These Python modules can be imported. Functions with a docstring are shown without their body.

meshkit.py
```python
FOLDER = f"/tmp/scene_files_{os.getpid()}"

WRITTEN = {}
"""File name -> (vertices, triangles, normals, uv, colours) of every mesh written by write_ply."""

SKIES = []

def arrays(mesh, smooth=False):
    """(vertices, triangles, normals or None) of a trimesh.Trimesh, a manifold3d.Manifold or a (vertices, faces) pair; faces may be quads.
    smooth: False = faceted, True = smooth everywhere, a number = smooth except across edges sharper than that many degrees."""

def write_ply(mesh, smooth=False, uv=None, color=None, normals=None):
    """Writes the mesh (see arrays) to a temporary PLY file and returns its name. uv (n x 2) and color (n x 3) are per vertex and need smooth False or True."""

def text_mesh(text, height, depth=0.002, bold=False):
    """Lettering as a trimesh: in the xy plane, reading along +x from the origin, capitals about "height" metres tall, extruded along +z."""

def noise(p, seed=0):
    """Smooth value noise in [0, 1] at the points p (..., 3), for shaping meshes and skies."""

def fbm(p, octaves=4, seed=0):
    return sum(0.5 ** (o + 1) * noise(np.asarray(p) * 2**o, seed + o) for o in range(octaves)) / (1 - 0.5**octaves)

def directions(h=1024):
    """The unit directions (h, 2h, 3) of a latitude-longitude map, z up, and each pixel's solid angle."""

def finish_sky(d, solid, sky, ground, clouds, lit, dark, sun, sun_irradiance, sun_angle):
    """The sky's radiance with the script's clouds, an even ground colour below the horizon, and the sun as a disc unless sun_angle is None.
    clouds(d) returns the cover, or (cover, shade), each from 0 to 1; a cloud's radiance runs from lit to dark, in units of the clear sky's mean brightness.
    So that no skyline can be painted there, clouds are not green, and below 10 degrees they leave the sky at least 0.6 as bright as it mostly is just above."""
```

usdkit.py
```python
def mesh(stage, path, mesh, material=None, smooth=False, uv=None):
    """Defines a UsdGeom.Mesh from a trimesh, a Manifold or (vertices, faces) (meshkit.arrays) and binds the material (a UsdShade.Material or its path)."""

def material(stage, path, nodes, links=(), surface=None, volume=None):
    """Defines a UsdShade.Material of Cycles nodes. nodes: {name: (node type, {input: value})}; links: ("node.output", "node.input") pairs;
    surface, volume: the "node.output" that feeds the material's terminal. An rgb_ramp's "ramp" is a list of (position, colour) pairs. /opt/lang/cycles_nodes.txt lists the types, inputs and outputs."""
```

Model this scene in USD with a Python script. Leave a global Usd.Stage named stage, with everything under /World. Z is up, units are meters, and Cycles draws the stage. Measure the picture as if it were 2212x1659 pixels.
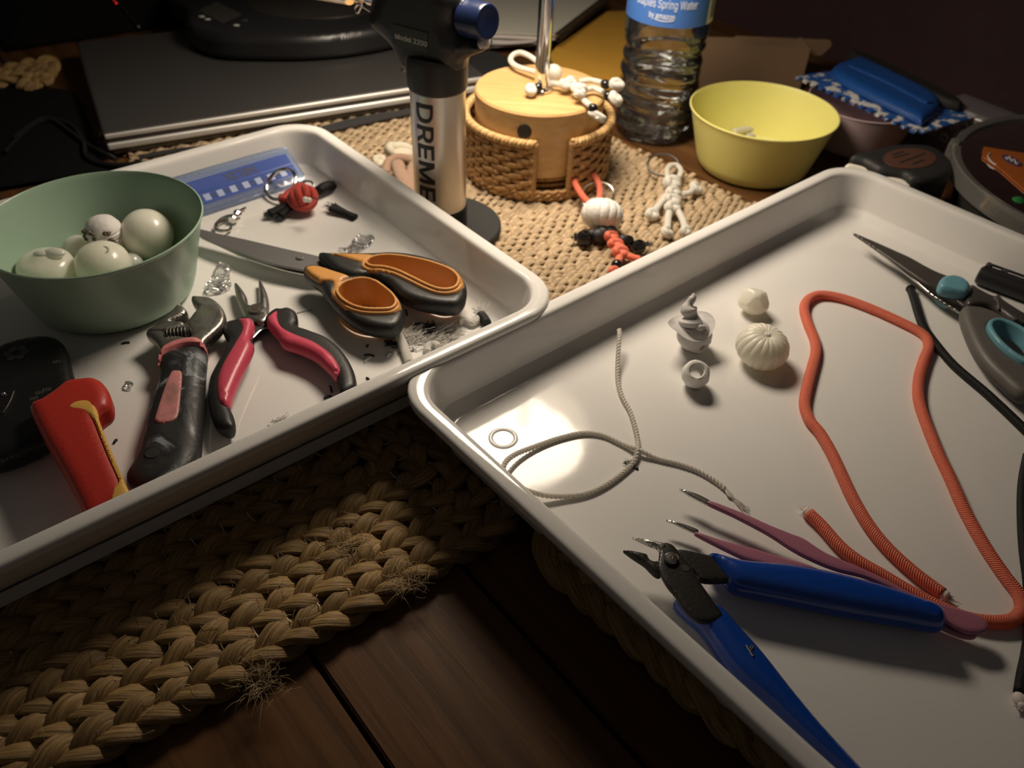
import math, random
import numpy as np, trimesh, shapely
import shapely.geometry as sg, shapely.affinity
import manifold3d as m3
from scipy.spatial import Delaunay
from pxr import Usd, UsdGeom, UsdLux, Gf, Sdf, Vt
import usdkit, meshkit

stage = Usd.Stage.CreateInMemory()
UsdGeom.SetStageUpAxis(stage, 'Z'); UsdGeom.SetStageMetersPerUnit(stage, 1.0)
UsdGeom.Xform.Define(stage, '/World'); UsdGeom.Scope.Define(stage, '/World/Looks')
rng = random.Random(7); nrg = np.random.default_rng(7)

# ------------------------------------------------------------------ camera (a phone held over the work table)
FPX, PITCH, ROLL, ZC = 1793.5, 0.7169, -0.0443, 0.319
FWD = np.array([0, math.cos(PITCH), -math.sin(PITCH)])
_dn = np.array([0, -math.sin(PITCH), -math.cos(PITCH)])
CX = math.cos(ROLL) * np.array([1., 0, 0]) + math.sin(ROLL) * _dn
CD = -math.sin(ROLL) * np.array([1., 0, 0]) + math.cos(ROLL) * _dn
EYE = np.array([0, 0, ZC])
cam = UsdGeom.Camera.Define(stage, '/World/camera')
_m = Gf.Matrix4d(1.0)
for _i, _v in enumerate((CX, -CD, -FWD, EYE)):
    _m.SetRow(_i, Gf.Vec4d(*map(float, _v), 1.0 if _i == 3 else 0.0))
cam.AddTransformOp().Set(_m)
HA = 34.6
cam.CreateHorizontalApertureAttr(HA); cam.CreateVerticalApertureAttr(HA * 1659 / 2212)
cam.CreateFocalLengthAttr(FPX / 2212 * HA)
cam.CreateFStopAttr(11.0); cam.CreateFocusDistanceAttr(0.375)
cam.CreateClippingRangeAttr((0.02, 50.0))
cam.CreateExposureAttr(0.0)

# ------------------------------------------------------------------ lights: the desk lamp's lit shade (built with the lamp below) is the room's only lamp; a very dim room
LAMP_XY, LAMP_Z, LAMP_R = np.array([-0.0120, 0.586]), 0.318, 0.084      # the lit disc inside the lamp's shade
LAMP_W = 30.0
dome = UsdLux.DomeLight.Define(stage, '/World/dim_room_light')
dome.CreateIntensityAttr(0.009); dome.CreateColorAttr(Gf.Vec3f(1.0, 0.9, 0.8))

# ------------------------------------------------------------------ helpers
def at(px, py, z):
    """the point at height z that stands at picture position (px, py) of the 2212 x 1659 photograph"""
    d = (px - 1106) / FPX * CX + (py - 829.5) / FPX * CD + FWD
    return EYE + d * ((z - ZC) / d[2])
def P2(pts, z): return np.array([at(x, y, z)[:2] for x, y in pts])
def proj(p):
    p = np.asarray(p, float) - EYE; w = p @ FWD
    return np.stack([p @ CX / w * FPX + 1106, p @ CD / w * FPX + 829.5], -1)
def vat(px, py, o, u):
    """(s, z) where the view of (px, py) meets the upright plane through o along the horizontal direction u"""
    n = np.array([-u[1], u[0], 0]); d = (px - 1106) / FPX * CX + (py - 829.5) / FPX * CD + FWD
    q = EYE + d * (((np.asarray(o) - EYE) @ n) / (d @ n))
    return (q - o)[:2] @ u[:2], q[2]
def zfor(x, y, py):
    lo, hi = -0.1, 0.6
    for _ in range(50):
        mid = (lo + hi) / 2
        if proj([x, y, mid])[1] > py: lo = mid
        else: hi = mid
    return lo
def mmpp(p): return ((np.asarray(p) - EYE) @ FWD) / FPX      # metres per picture pixel at p
def Zm(ox, oy, f, pts): return [(ox + x / f, oy + y / f) for x, y in pts]

def spline(pts, n, closed=False):
    pts = np.asarray(pts, float)
    if closed: pts = np.vstack([pts[-2:], pts, pts[:3]]) if len(pts) > 2 else pts
    else: pts = np.vstack([2 * pts[0] - pts[1], pts, 2 * pts[-1] - pts[-2]])
    segs = len(pts) - 3
    if closed: pts = pts[1:]; segs = len(pts) - 3
    d = np.linalg.norm(np.diff(pts, axis=0), axis=1)
    out = []
    L = d[1:1 + segs]; cum = np.r_[0, np.cumsum(L)]
    for s in np.linspace(0, cum[-1], n, endpoint=not closed):
        i = min(int(np.searchsorted(cum, s, 'right')) - 1, segs - 1); t = (s - cum[i]) / max(L[i], 1e-12)
        p0, p1, p2, p3 = pts[i:i + 4]
        out.append(0.5 * (2 * p1 + (p2 - p0) * t + (2 * p0 - 5 * p1 + 4 * p2 - p3) * t * t + (3 * p1 - p0 - 3 * p2 + p3) * t ** 3))
    return np.array(out)

def tube(path, ra, rb=None, sides=10, closed=False, up=(0, 0, 1), cap=True, twist=None, uvscale=None):
    """a swept tube of half-width ra and half-height rb; returns (trimesh, uv)"""
    p = np.asarray(path, float); n = len(p)
    t = (np.roll(p, -1, 0) - np.roll(p, 1, 0)) if closed else np.gradient(p, axis=0)
    t /= np.linalg.norm(t, axis=1, keepdims=True) + 1e-15
    upv = np.broadcast_to(np.asarray(up, float), (n, 3))
    a = np.cross(upv, t); bad = np.linalg.norm(a, axis=1) < 1e-3
    if bad.any(): a[bad] = np.cross(np.broadcast_to([1., 0.2, 0], (bad.sum(), 3)), t[bad])
    a /= np.linalg.norm(a, axis=1, keepdims=True); b = np.cross(t, a)
    if twist is not None:
        c, s = np.cos(twist)[:, None], np.sin(twist)[:, None]; a, b = a * c + b * s, b * c - a * s
    ra = np.broadcast_to(ra, (n,)); rb = ra if rb is None else np.broadcast_to(rb, (n,))
    ang = np.linspace(0, 2 * np.pi, sides + 1)
    v = p[:, None] + ra[:, None, None] * np.cos(ang)[None, :, None] * a[:, None] + rb[:, None, None] * np.sin(ang)[None, :, None] * b[:, None]
    s = np.r_[0, np.cumsum(np.linalg.norm(np.diff(p, axis=0), axis=1))]
    uv = np.stack(np.broadcast_arrays((ang / (2 * np.pi))[None, :], s[:, None]), -1).reshape(-1, 2)
    k = sides + 1
    i, j = np.meshgrid(np.arange(n if closed else n - 1), np.arange(sides), indexing='ij')
    i2 = (i + 1) % n
    q = np.stack([i * k + j, i * k + j + 1, i2 * k + j + 1, i2 * k + j], -1).reshape(-1, 4)
    f = np.vstack([q[:, [0, 1, 2]], q[:, [0, 2, 3]]]); V = v.reshape(-1, 3)
    if cap and not closed:
        c0, c1 = len(V), len(V) + 1
        V = np.vstack([V, p[0], p[-1]]); uv = np.vstack([uv, [0.5, s[0]], [0.5, s[-1]]])
        e = (n - 1) * k; jj = np.arange(sides)
        f = np.vstack([f, np.stack([np.full(sides, c0), jj + 1, jj], 1), np.stack([np.full(sides, c1), e + jj, e + jj + 1], 1)])
    return trimesh.Trimesh(V, f, process=False), uv

def joinm(ms): return trimesh.util.concatenate([m for m in ms])
def lathe(profile, n=48, c=(0, 0, 0), flip=False):
    pr = np.asarray(profile, float); ang = np.linspace(0, 2 * np.pi, n, endpoint=False)
    v = np.stack([pr[:, None, 0] * np.cos(ang), pr[:, None, 0] * np.sin(ang), np.broadcast_to(pr[:, None, 1], (len(pr), n))], -1).reshape(-1, 3)
    i, j = np.meshgrid(np.arange(len(pr) - 1), np.arange(n), indexing='ij'); j2 = (j + 1) % n
    q = np.stack([i * n + j, i * n + j2, (i + 1) * n + j2, (i + 1) * n + j], -1).reshape(-1, 4)
    f = np.vstack([q[:, [0, 1, 2]], q[:, [0, 2, 3]]])
    m = trimesh.Trimesh(v + np.asarray(c), f, process=False)
    m.merge_vertices(); m.update_faces(m.nondegenerate_faces())
    return m
def rbox(sx, sy, sz, r, c=(0, 0, 0), rz=0., seg=4):
    """a box with rounded edges, centred at c"""
    s = trimesh.creation.icosphere(2, r)
    pts = np.vstack([s.vertices + np.array([i * (sx / 2 - r), j * (sy / 2 - r), k * (sz / 2 - r)]) for i in (-1, 1) for j in (-1, 1) for k in (-1, 1)])
    m = trimesh.convex.convex_hull(pts)
    if rz: m.apply_transform(trimesh.transformations.rotation_matrix(rz, [0, 0, 1]))
    m.apply_translation(c); return m
def box(sx, sy, sz, c=(0, 0, 0), rz=0.):
    m = trimesh.creation.box([sx, sy, sz])
    if rz: m.apply_transform(trimesh.transformations.rotation_matrix(rz, [0, 0, 1]))
    m.apply_translation(c); return m
def cyl(r, h, c=(0, 0, 0), n=32, bev=0.0):
    b = min(bev, r * .9, h * .45)
    pr = [(0, -h / 2), (r - b, -h / 2), (r, -h / 2 + b), (r, h / 2 - b), (r - b, h / 2), (0, h / 2)] if b > 0 else [(0, -h / 2), (r, -h / 2), (r, h / 2), (0, h / 2)]
    return lathe(pr, n, c)
def align(m, d, c=(0, 0, 0)):
    """turns the mesh's z axis to d and moves it to c"""
    m = m.copy(); m.apply_transform(trimesh.geometry.align_vectors([0, 0, 1], np.asarray(d, float) / np.linalg.norm(d))); m.apply_translation(c); return m
def ball(r, c=(0, 0, 0), s=(1, 1, 1), n=3):
    m = trimesh.creation.icosphere(n, r); m.apply_scale(s); m.apply_translation(c); return m
def smoothpoly(pts, d=0.0008, n=None, closed_spline=True):
    """a smooth closed outline through the points"""
    pts = np.asarray(pts, float)
    L = np.linalg.norm(np.diff(np.vstack([pts, pts[:1]]), axis=0), axis=1).sum()
    q = spline(pts, n or max(24, int(L / d)), closed=True) if closed_spline else pts
    g = sg.Polygon(q)
    return g if g.is_valid else g.buffer(0)
def pillow(poly, base, top, bot, r, wall=0.0, step=0.0012, tilt=None, grid=2.4):
    """a solid over the outline poly with rounded edges: from the rim plane at height base it rises to base + top and falls to base - bot within r of the edge.
    wall: straight side height. tilt: a function (x, y) -> extra height."""
    if poly.geom_type != 'Polygon': poly = max(poly.geoms, key=lambda g: g.area)
    ring_pts, loops = [], []
    for rg in [poly.exterior, *poly.interiors]:
        n = max(10, int(rg.length / step)); q = np.array([rg.interpolate(k / n, normalized=True).coords[0] for k in range(n)])
        if (rg is poly.exterior) != (sg.LinearRing(q).is_ccw): q = q[::-1]
        loops.append(np.arange(len(q)) + sum(map(len, ring_pts))); ring_pts.append(q)
    nb = sum(map(len, ring_pts)); pts = list(ring_pts)
    for fr in (0.08, 0.28, 0.6, 1.0):
        g = poly.buffer(-r * fr)
        for gg in getattr(g, 'geoms', [g]):
            if gg.is_empty: continue
            for rg in [gg.exterior, *gg.interiors]:
                n = max(6, int(rg.length / (step * (1.0 if fr < .5 else 1.5)))); pts.append(np.array([rg.interpolate(k / n, normalized=True).coords[0] for k in range(n)]))
    x0, y0, x1, y1 = poly.bounds; gs = step * grid
    gx, gy = np.meshgrid(np.arange(x0, x1, gs), np.arange(y0, y1, gs)); gp = np.c_[gx.ravel(), gy.ravel()] + gs * .13
    inner = poly.buffer(-r * 1.05)
    if not inner.is_empty: gp = gp[shapely.contains_xy(inner, gp[:, 0], gp[:, 1])]; pts.append(gp)
    p = np.vstack(pts)
    tri = Delaunay(p).simplices; c = p[tri].mean(1); tri = tri[shapely.contains_xy(poly, c[:, 0], c[:, 1])]
    a = p[tri]; cr = (a[:, 1, 0] - a[:, 0, 0]) * (a[:, 2, 1] - a[:, 0, 1]) - (a[:, 1, 1] - a[:, 0, 1]) * (a[:, 2, 0] - a[:, 0, 0])
    tri = tri[np.abs(cr) > 1e-13]; cr = cr[np.abs(cr) > 1e-13]; tri[cr < 0] = tri[cr < 0][:, ::-1]
    d = shapely.distance(shapely.points(p), poly.boundary); d[:nb] = 0
    h = np.sqrt(np.clip(1 - (1 - np.clip(d / r, 0, 1)) ** 2, 0, 1))
    zb = base + (tilt(p[:, 0], p[:, 1]) if tilt else 0)
    zt, zl = zb + wall / 2 + top * h, zb - wall / 2 - bot * h
    V = np.vstack([np.c_[p, zt], np.c_[p, zl]]); n = len(p)
    F = [tri, tri[:, ::-1] + n]
    for lp in loops:
        nx = np.roll(lp, -1); F += [np.stack([lp, lp + n, nx + n], 1), np.stack([lp, nx + n, nx], 1)]
    m = trimesh.Trimesh(V, np.vstack(F), process=False)
    if wall == 0: m.merge_vertices(); m.update_faces(m.nondegenerate_faces())
    return m
def slab(poly, z0, z1, bev=0.0004, step=0.0012, tilt=None):
    """a flat plate over the outline with small rounded edges"""
    t = z1 - z0; b = min(bev, t * .45)
    return pillow(poly, (z0 + z1) / 2, b, b, max(b, 1e-4), wall=t - 2 * b, step=step, tilt=tilt, grid=4)
def textflat(text, height, depth=0.0003, bold=True):
    m = meshkit.text_mesh(text, height, depth, bold); m.apply_translation([-m.bounds[:, 0].mean(), -m.bounds[:, 1].mean(), 0]); return m

_used = {}
def numbered(path):
    k = _used.get(path, -1) + 1; _used[path] = k
    return path if k == 0 else f'{path}_{k:03d}'
def tag(prim, label=None, cat=None, group=None, kind=None):
    for k, v in (('label', label), ('category', cat), ('group', group), ('kind', kind)):
        if v: prim.SetCustomDataByKey(k, v)
    return prim
def thing(name, label, cat, loc=(0, 0, 0), rz=0., group=None, kind=None):
    x = UsdGeom.Xform.Define(stage, numbered('/World/' + name)); x.AddTranslateOp().Set(Gf.Vec3d(*map(float, loc)))
    if rz: x.AddRotateZOp().Set(math.degrees(rz))
    p = x.GetPrim(); tag(p, label, cat, group, kind)
    p._o = None
    LOC[str(p.GetPath())] = (np.array(loc, float), rz)
    return p
LOC = {}
def part(parent, name, mesh, material, smooth=30, uv=None, label=None, kind=None):
    """one mesh as a child of parent; the mesh is given in world coordinates and is moved into its thing's frame"""
    if isinstance(mesh, (list,)): mesh = joinm(mesh)
    path = numbered(str(parent.GetPath()) + '/' + name)
    root = '/'.join(str(parent.GetPath()).split('/')[:3]); loc, rz = LOC.get(root, (np.zeros(3), 0.))
    m = mesh.copy(); m.apply_translation(-loc)
    if rz: m.apply_transform(trimesh.transformations.rotation_matrix(-rz, [0, 0, 1]))
    g = usdkit.mesh(stage, path, m, M[material] if isinstance(material, str) else material, smooth=(True if uv is not None else smooth), uv=uv)
    return tag(g.GetPrim(), label, kind=kind)
def single(name, mesh, material, label, cat, smooth=30, uv=None, group=None, kind=None):
    if isinstance(mesh, (list,)): mesh = joinm(mesh)
    g = usdkit.mesh(stage, numbered('/World/' + name), mesh, M[material], smooth=(True if uv is not None else smooth), uv=uv)
    return tag(g.GetPrim(), label, cat, group, kind)
def curves(parent, name, strands, width, material, kind='stuff'):
    path = numbered(str(parent.GetPath()) + '/' + name)
    root = '/'.join(str(parent.GetPath()).split('/')[:3]); loc, rz = LOC.get(root, (np.zeros(3), 0.))
    # thin round threads as real tubes
    ms = [tube(np.asarray(s) - loc, width / 2, sides=3, cap=False)[0] for s in strands]
    m = joinm(ms)
    if rz: m.apply_transform(trimesh.transformations.rotation_matrix(-rz, [0, 0, 1]))
    g = usdkit.mesh(stage, path, m, M[material], smooth=True)
    return tag(g.GetPrim(), kind=kind)

# ------------------------------------------------------------------ materials (all procedural)
M = {}
def mat(name, nodes, links, surface='p.BSDF'):
    M[name] = usdkit.material(stage, '/World/Looks/' + name, nodes, links, surface=surface); return M[name]
def plain(name, col, rough=.5, metallic=0., spec=.5, var=None, bump=None, coat=0., sss=0., extra=None, trans=0.):
    """principled; var = (scale, second colour, contrast low, high), bump = (scale, distance)"""
    p = {'base_color': col, 'roughness': rough, 'metallic': metallic, 'specular_ior_level': spec}
    if coat: p.update(coat_weight=coat, coat_roughness=.08)
    if sss: p.update(subsurface_weight=sss, subsurface_scale=.004, subsurface_radius=(1, .9, .7))
    if extra: p.update(extra)
    n, l = {'p': ('principled_bsdf', p)}, []
    if var or bump: n['t'] = ('texture_coordinate', {})
    if var:
        n['n'] = ('noise_texture', {'scale': var[0], 'detail': 5.0, 'roughness': .6}); n['r'] = ('rgb_ramp', {'ramp': [(var[2], col), (var[3], var[1])]})
        l += [('t.object', 'n.vector'), ('n.fac', 'r.fac'), ('r.color', 'p.base_color')]
    if bump:
        n['bn'] = ('noise_texture', {'scale': bump[0], 'detail': 4.0}); n['b'] = ('bump', {'strength': 1.0, 'distance': bump[1]})
        l += [('t.object', 'bn.vector'), ('bn.fac', 'b.height'), ('b.normal', 'p.normal')]
    return translucent(name, n, l, col, trans)
def glassy(name, col, rough=.0, ior=1.45):
    return mat(name, {'p': ('glass_bsdf', {'color': col, 'roughness': rough, 'IOR': ior})}, [], 'p.BSDF')
def pane(name, tint=(1, 1, 1), rough=.03, milk=0., milkcol=(.8, .8, .8), ior=1.5):
    """thin clear plastic: see-through, with a fresnel sheen; milk mixes in some cloudy plastic"""
    n = {'t': ('transparent_bsdf', {'color': tint}), 'g': ('glossy_bsdf', {'color': (1, 1, 1), 'roughness': rough}), 'f': ('fresnel', {'IOR': ior}), 'm': ('mix_closure', {})}
    l = [('f.fac', 'm.fac'), ('t.BSDF', 'm.closure1'), ('g.BSDF', 'm.closure2')]
    if milk:
        n['d'] = ('diffuse_bsdf', {'color': milkcol}); n['k'] = ('mix_closure', {'fac': milk})
        l[1] = ('k.closure', 'm.closure1'); l += [('t.BSDF', 'k.closure1'), ('d.BSDF', 'k.closure2')]
    return mat(name, n, l, 'm.closure')
def fibre(name, c1, c2, us, vs, dist=.0006, rough=.55, spec=.35):
    """strand of long fibres: noise stretched along the strand's v"""
    n = {'u': ('uvmap', {'attribute': 'st'}), 'mp': ('mapping', {'scale': (us, vs, 1)}), 'n': ('noise_texture', {'scale': 1.0, 'detail': 3.0, 'roughness': .65}),
         'r': ('rgb_ramp', {'ramp': [(.3, c1), (.7, c2)]}), 'b': ('bump', {'strength': 1.0, 'distance': dist}),
         'oi': ('object_info', {}), 'hs': ('hsv', {'saturation': 1.0}), 'mr': ('map_range', {'from_min': 0., 'from_max': 1., 'to_min': .82, 'to_max': 1.16}),
         'p': ('principled_bsdf', {'roughness': rough, 'specular_ior_level': spec})}
    l = [('u.UV', 'mp.vector'), ('mp.vector', 'n.vector'), ('n.fac', 'r.fac'), ('r.color', 'hs.color'), ('oi.random', 'mr.value'), ('mr.result', 'hs.value'), ('hs.color', 'p.base_color'), ('n.fac', 'b.height'), ('b.normal', 'p.normal')]
    return mat(name, n, l)
def braidmat(name, c1, c2, nu=4., nv=420., dist=.00035, rough=.55, spec=.4, sheen=.15, trans=0.):
    """woven cord sheath: herringbone ribs from the cord's own coordinates"""
    n = {'u': ('uvmap', {'attribute': 'st'}), 's': ('separate_xyz', {}),
         'a': ('math', {'math_type': 'multiply', 'value2': nu}), 'pp': ('math', {'math_type': 'pingpong', 'value2': 1.0}), 'k': ('math', {'math_type': 'multiply', 'value2': 2.0}),
         'v': ('math', {'math_type': 'multiply', 'value2': nv}), 'ad': ('math', {'math_type': 'add'}), 'x': ('math', {'math_type': 'multiply', 'value2': 6.2832}), 'sn': ('math', {'math_type': 'sine'}),
         'mr': ('map_range', {'from_min': -1., 'from_max': 1.}), 'r': ('rgb_ramp', {'ramp': [(0.0, c1), (.75, c2)]}),
         'b': ('bump', {'strength': 1.0, 'distance': dist}), 'p': ('principled_bsdf', {'roughness': rough, 'specular_ior_level': spec, 'sheen_weight': sheen, 'sheen_roughness': .4})}
    l = [('u.UV', 's.vector'), ('s.x', 'a.value1'), ('a.value', 'pp.value1'), ('s.y', 'v.value1'), ('pp.value', 'k.value1'), ('k.value', 'ad.value1'), ('v.value', 'ad.value2'), ('ad.value', 'x.value1'), ('x.value', 'sn.value1'),
         ('sn.value', 'mr.value'), ('mr.result', 'r.fac'), ('r.color', 'p.base_color'), ('mr.result', 'b.height'), ('b.normal', 'p.normal')]
    return translucent(name, n, l, c2, trans)
def translucent(name, n, l, col, f):
    if not f: return mat(name, n, l)
    n['tr'] = ('translucent_bsdf', {'color': col}); n['mx'] = ('mix_closure', {'fac': f}); l += [('p.BSDF', 'mx.closure1'), ('tr.BSDF', 'mx.closure2')]
    return mat(name, n, l, 'mx.closure')
def woodmat(name, c1, c2, c3, axis_rot=0., sc=(6, 60, 60), rough=.45, spec=.4, dist=.0003):
    """grain stretched along the local x axis turned by axis_rot about z"""
    n = {'t': ('texture_coordinate', {}), 'mp': ('mapping', {'rotation': (0, 0, axis_rot), 'mapping_type': 'point'}), 'm2': ('mapping', {'scale': sc}),
         'n': ('noise_texture', {'scale': 1.0, 'detail': 6.0, 'roughness': .6, 'distortion': .6}), 'r': ('rgb_ramp', {'ramp': [(.25, c1), (.5, c2), (.75, c3)]}),
         'oi': ('object_info', {}), 'hs': ('hsv', {}), 'mr': ('map_range', {'from_min': 0., 'from_max': 1., 'to_min': .85, 'to_max': 1.15}),
         'b': ('bump', {'strength': 1.0, 'distance': dist}), 'p': ('principled_bsdf', {'roughness': rough, 'specular_ior_level': spec})}
    l = [('t.object', 'mp.vector'), ('mp.vector', 'm2.vector'), ('m2.vector', 'n.vector'), ('n.fac', 'r.fac'), ('r.color', 'hs.color'), ('oi.random', 'mr.value'), ('mr.result', 'hs.value'), ('hs.color', 'p.base_color'), ('n.fac', 'b.height'), ('b.normal', 'p.normal')]
    return mat(name, n, l)

plain('tray_white', (.80, .785, .76), .08, spec=.34, bump=(9, .0005))
plain('wall_maroon', (.050, .022, .026), .8, bump=(220, .0006))
plain('dark_gap', (.008, .006, .005), .8)
fibre('jute', (.17, .095, .030), (.54, .36, .155), 30, 60, .0009)
plain('jute_thread', (.46, .33, .17), .6)
plain('thread_pale', (.75, .68, .52), .6)
fibre('weft', (.30, .21, .115), (.56, .43, .28), 5, 420, .0003, rough=.65)
plain('backing_dark', (.10, .07, .04), .9)
plain('white_plastic', (.80, .79, .76), .35, sss=.0)
plain('lamp_white', (.34, .32, .29), .6)
plain('black_plastic', (.018, .018, .019), .42)
plain('black_gloss', (.012, .012, .013), .12)
plain('black_rubber', (.022, .022, .023), .55, bump=(900, .0002))
plain('black_matte', (.012, .012, .012), .7)
plain('steel', (.55, .54, .52), .28, 1.0)
plain('steel_dark', (.22, .21, .20), .38, 1.0, bump=(700, .0001))
plain('steel_rough', (.36, .35, .33), .42, 1.0, var=(160, (.24, .22, .2), .45, .7))
plain('chrome', (.82, .81, .80), .06, 1.0)
plain('nickel', (.66, .63, .58), .2, 1.0)
plain('brushed_alu', (.60, .585, .56), .36, 1.0)
plain('laptop_lid', (.14, .135, .13), .42, .7)
plain('laptop_edge', (.78, .77, .75), .45, .6)

# ------------------------------------------------------------------ the table and the wall
g1a, g1b, g2a, g2b = (at(x, y, 0)[:2] for x, y in ((680, 1425), (840, 1659), (1012, 1236), (1400, 1659)))
gd = (g1b - g1a) / np.linalg.norm(g1b - g1a) + (g2b - g2a) / np.linalg.norm(g2b - g2a); gd /= np.linalg.norm(gd)
gn = np.array([gd[1], -gd[0]]); gn = gn if gn @ (g2a - g1a) > 0 else -gn
o1 = (g1a + g1b) / 2; pitch = abs((g2a + g2b) @ gn / 2 - o1 @ gn)
gang = math.atan2(gd[1], gd[0])
woodmat('table_wood', (.050, .022, .007), (.105, .047, .016), (.165, .080, .028), axis_rot=-gang, sc=(5, 85, 85), rough=.45, spec=.25)
tbl = thing('table', 'dark stained wooden plank table under the trays and mats', 'table', kind='thing')
tab_poly = sg.box(-.9, -.25, .95, 1.35).intersection(sg.Polygon([np.array([.7477, .664]) * .868 + np.array([.664, -.7477]) * k for k in (-2, 2)] + [np.array([.7477, .664]) * -2 + np.array([.664, -.7477]) * k for k in (2, -2)]))
for k in range(-9, 13):
    a = o1 + gn * pitch * (k + .0); strip = sg.Polygon([a + gn * .0012 - gd * 2.2, a + gn * .0012 + gd * 2.2, a + gn * (pitch - .0012) + gd * 2.2, a + gn * (pitch - .0012) - gd * 2.2]).intersection(tab_poly)
    if strip.is_empty or strip.area < 1e-3: continue
    pr = trimesh.creation.extrude_polygon(strip.buffer(-.0008, join_style=2), .0008, engine='earcut'); pr.apply_translation([0, 0, -.0008])
    lo = trimesh.creation.extrude_polygon(strip, .0232, engine='earcut'); lo.apply_translation([0, 0, -.024])
    part(tbl, 'plank', joinm([pr, lo]), 'table_wood', smooth=False)
uf = trimesh.creation.extrude_polygon(tab_poly.buffer(-.03), .012, engine='earcut'); uf.apply_translation([0, 0, -.0365]); part(tbl, 'under_frame', uf, 'dark_gap', smooth=False)
wd = np.array([.664, -.7477]); wn = np.array([.7477, .664]); wc = wn * .897 + wd * -.2
w = single('wall_right', box(2.6, .05, 1.6, (wc[0], wc[1], .0 + .45), math.atan2(wd[1], wd[0])), 'wall_maroon', None, None, smooth=False); tag(w, kind='structure')
w = single('floor', box(3.2, 2.6, .05, (0, .0, -.74)), 'dark_gap', None, None, smooth=False); tag(w, kind='structure')

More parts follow.
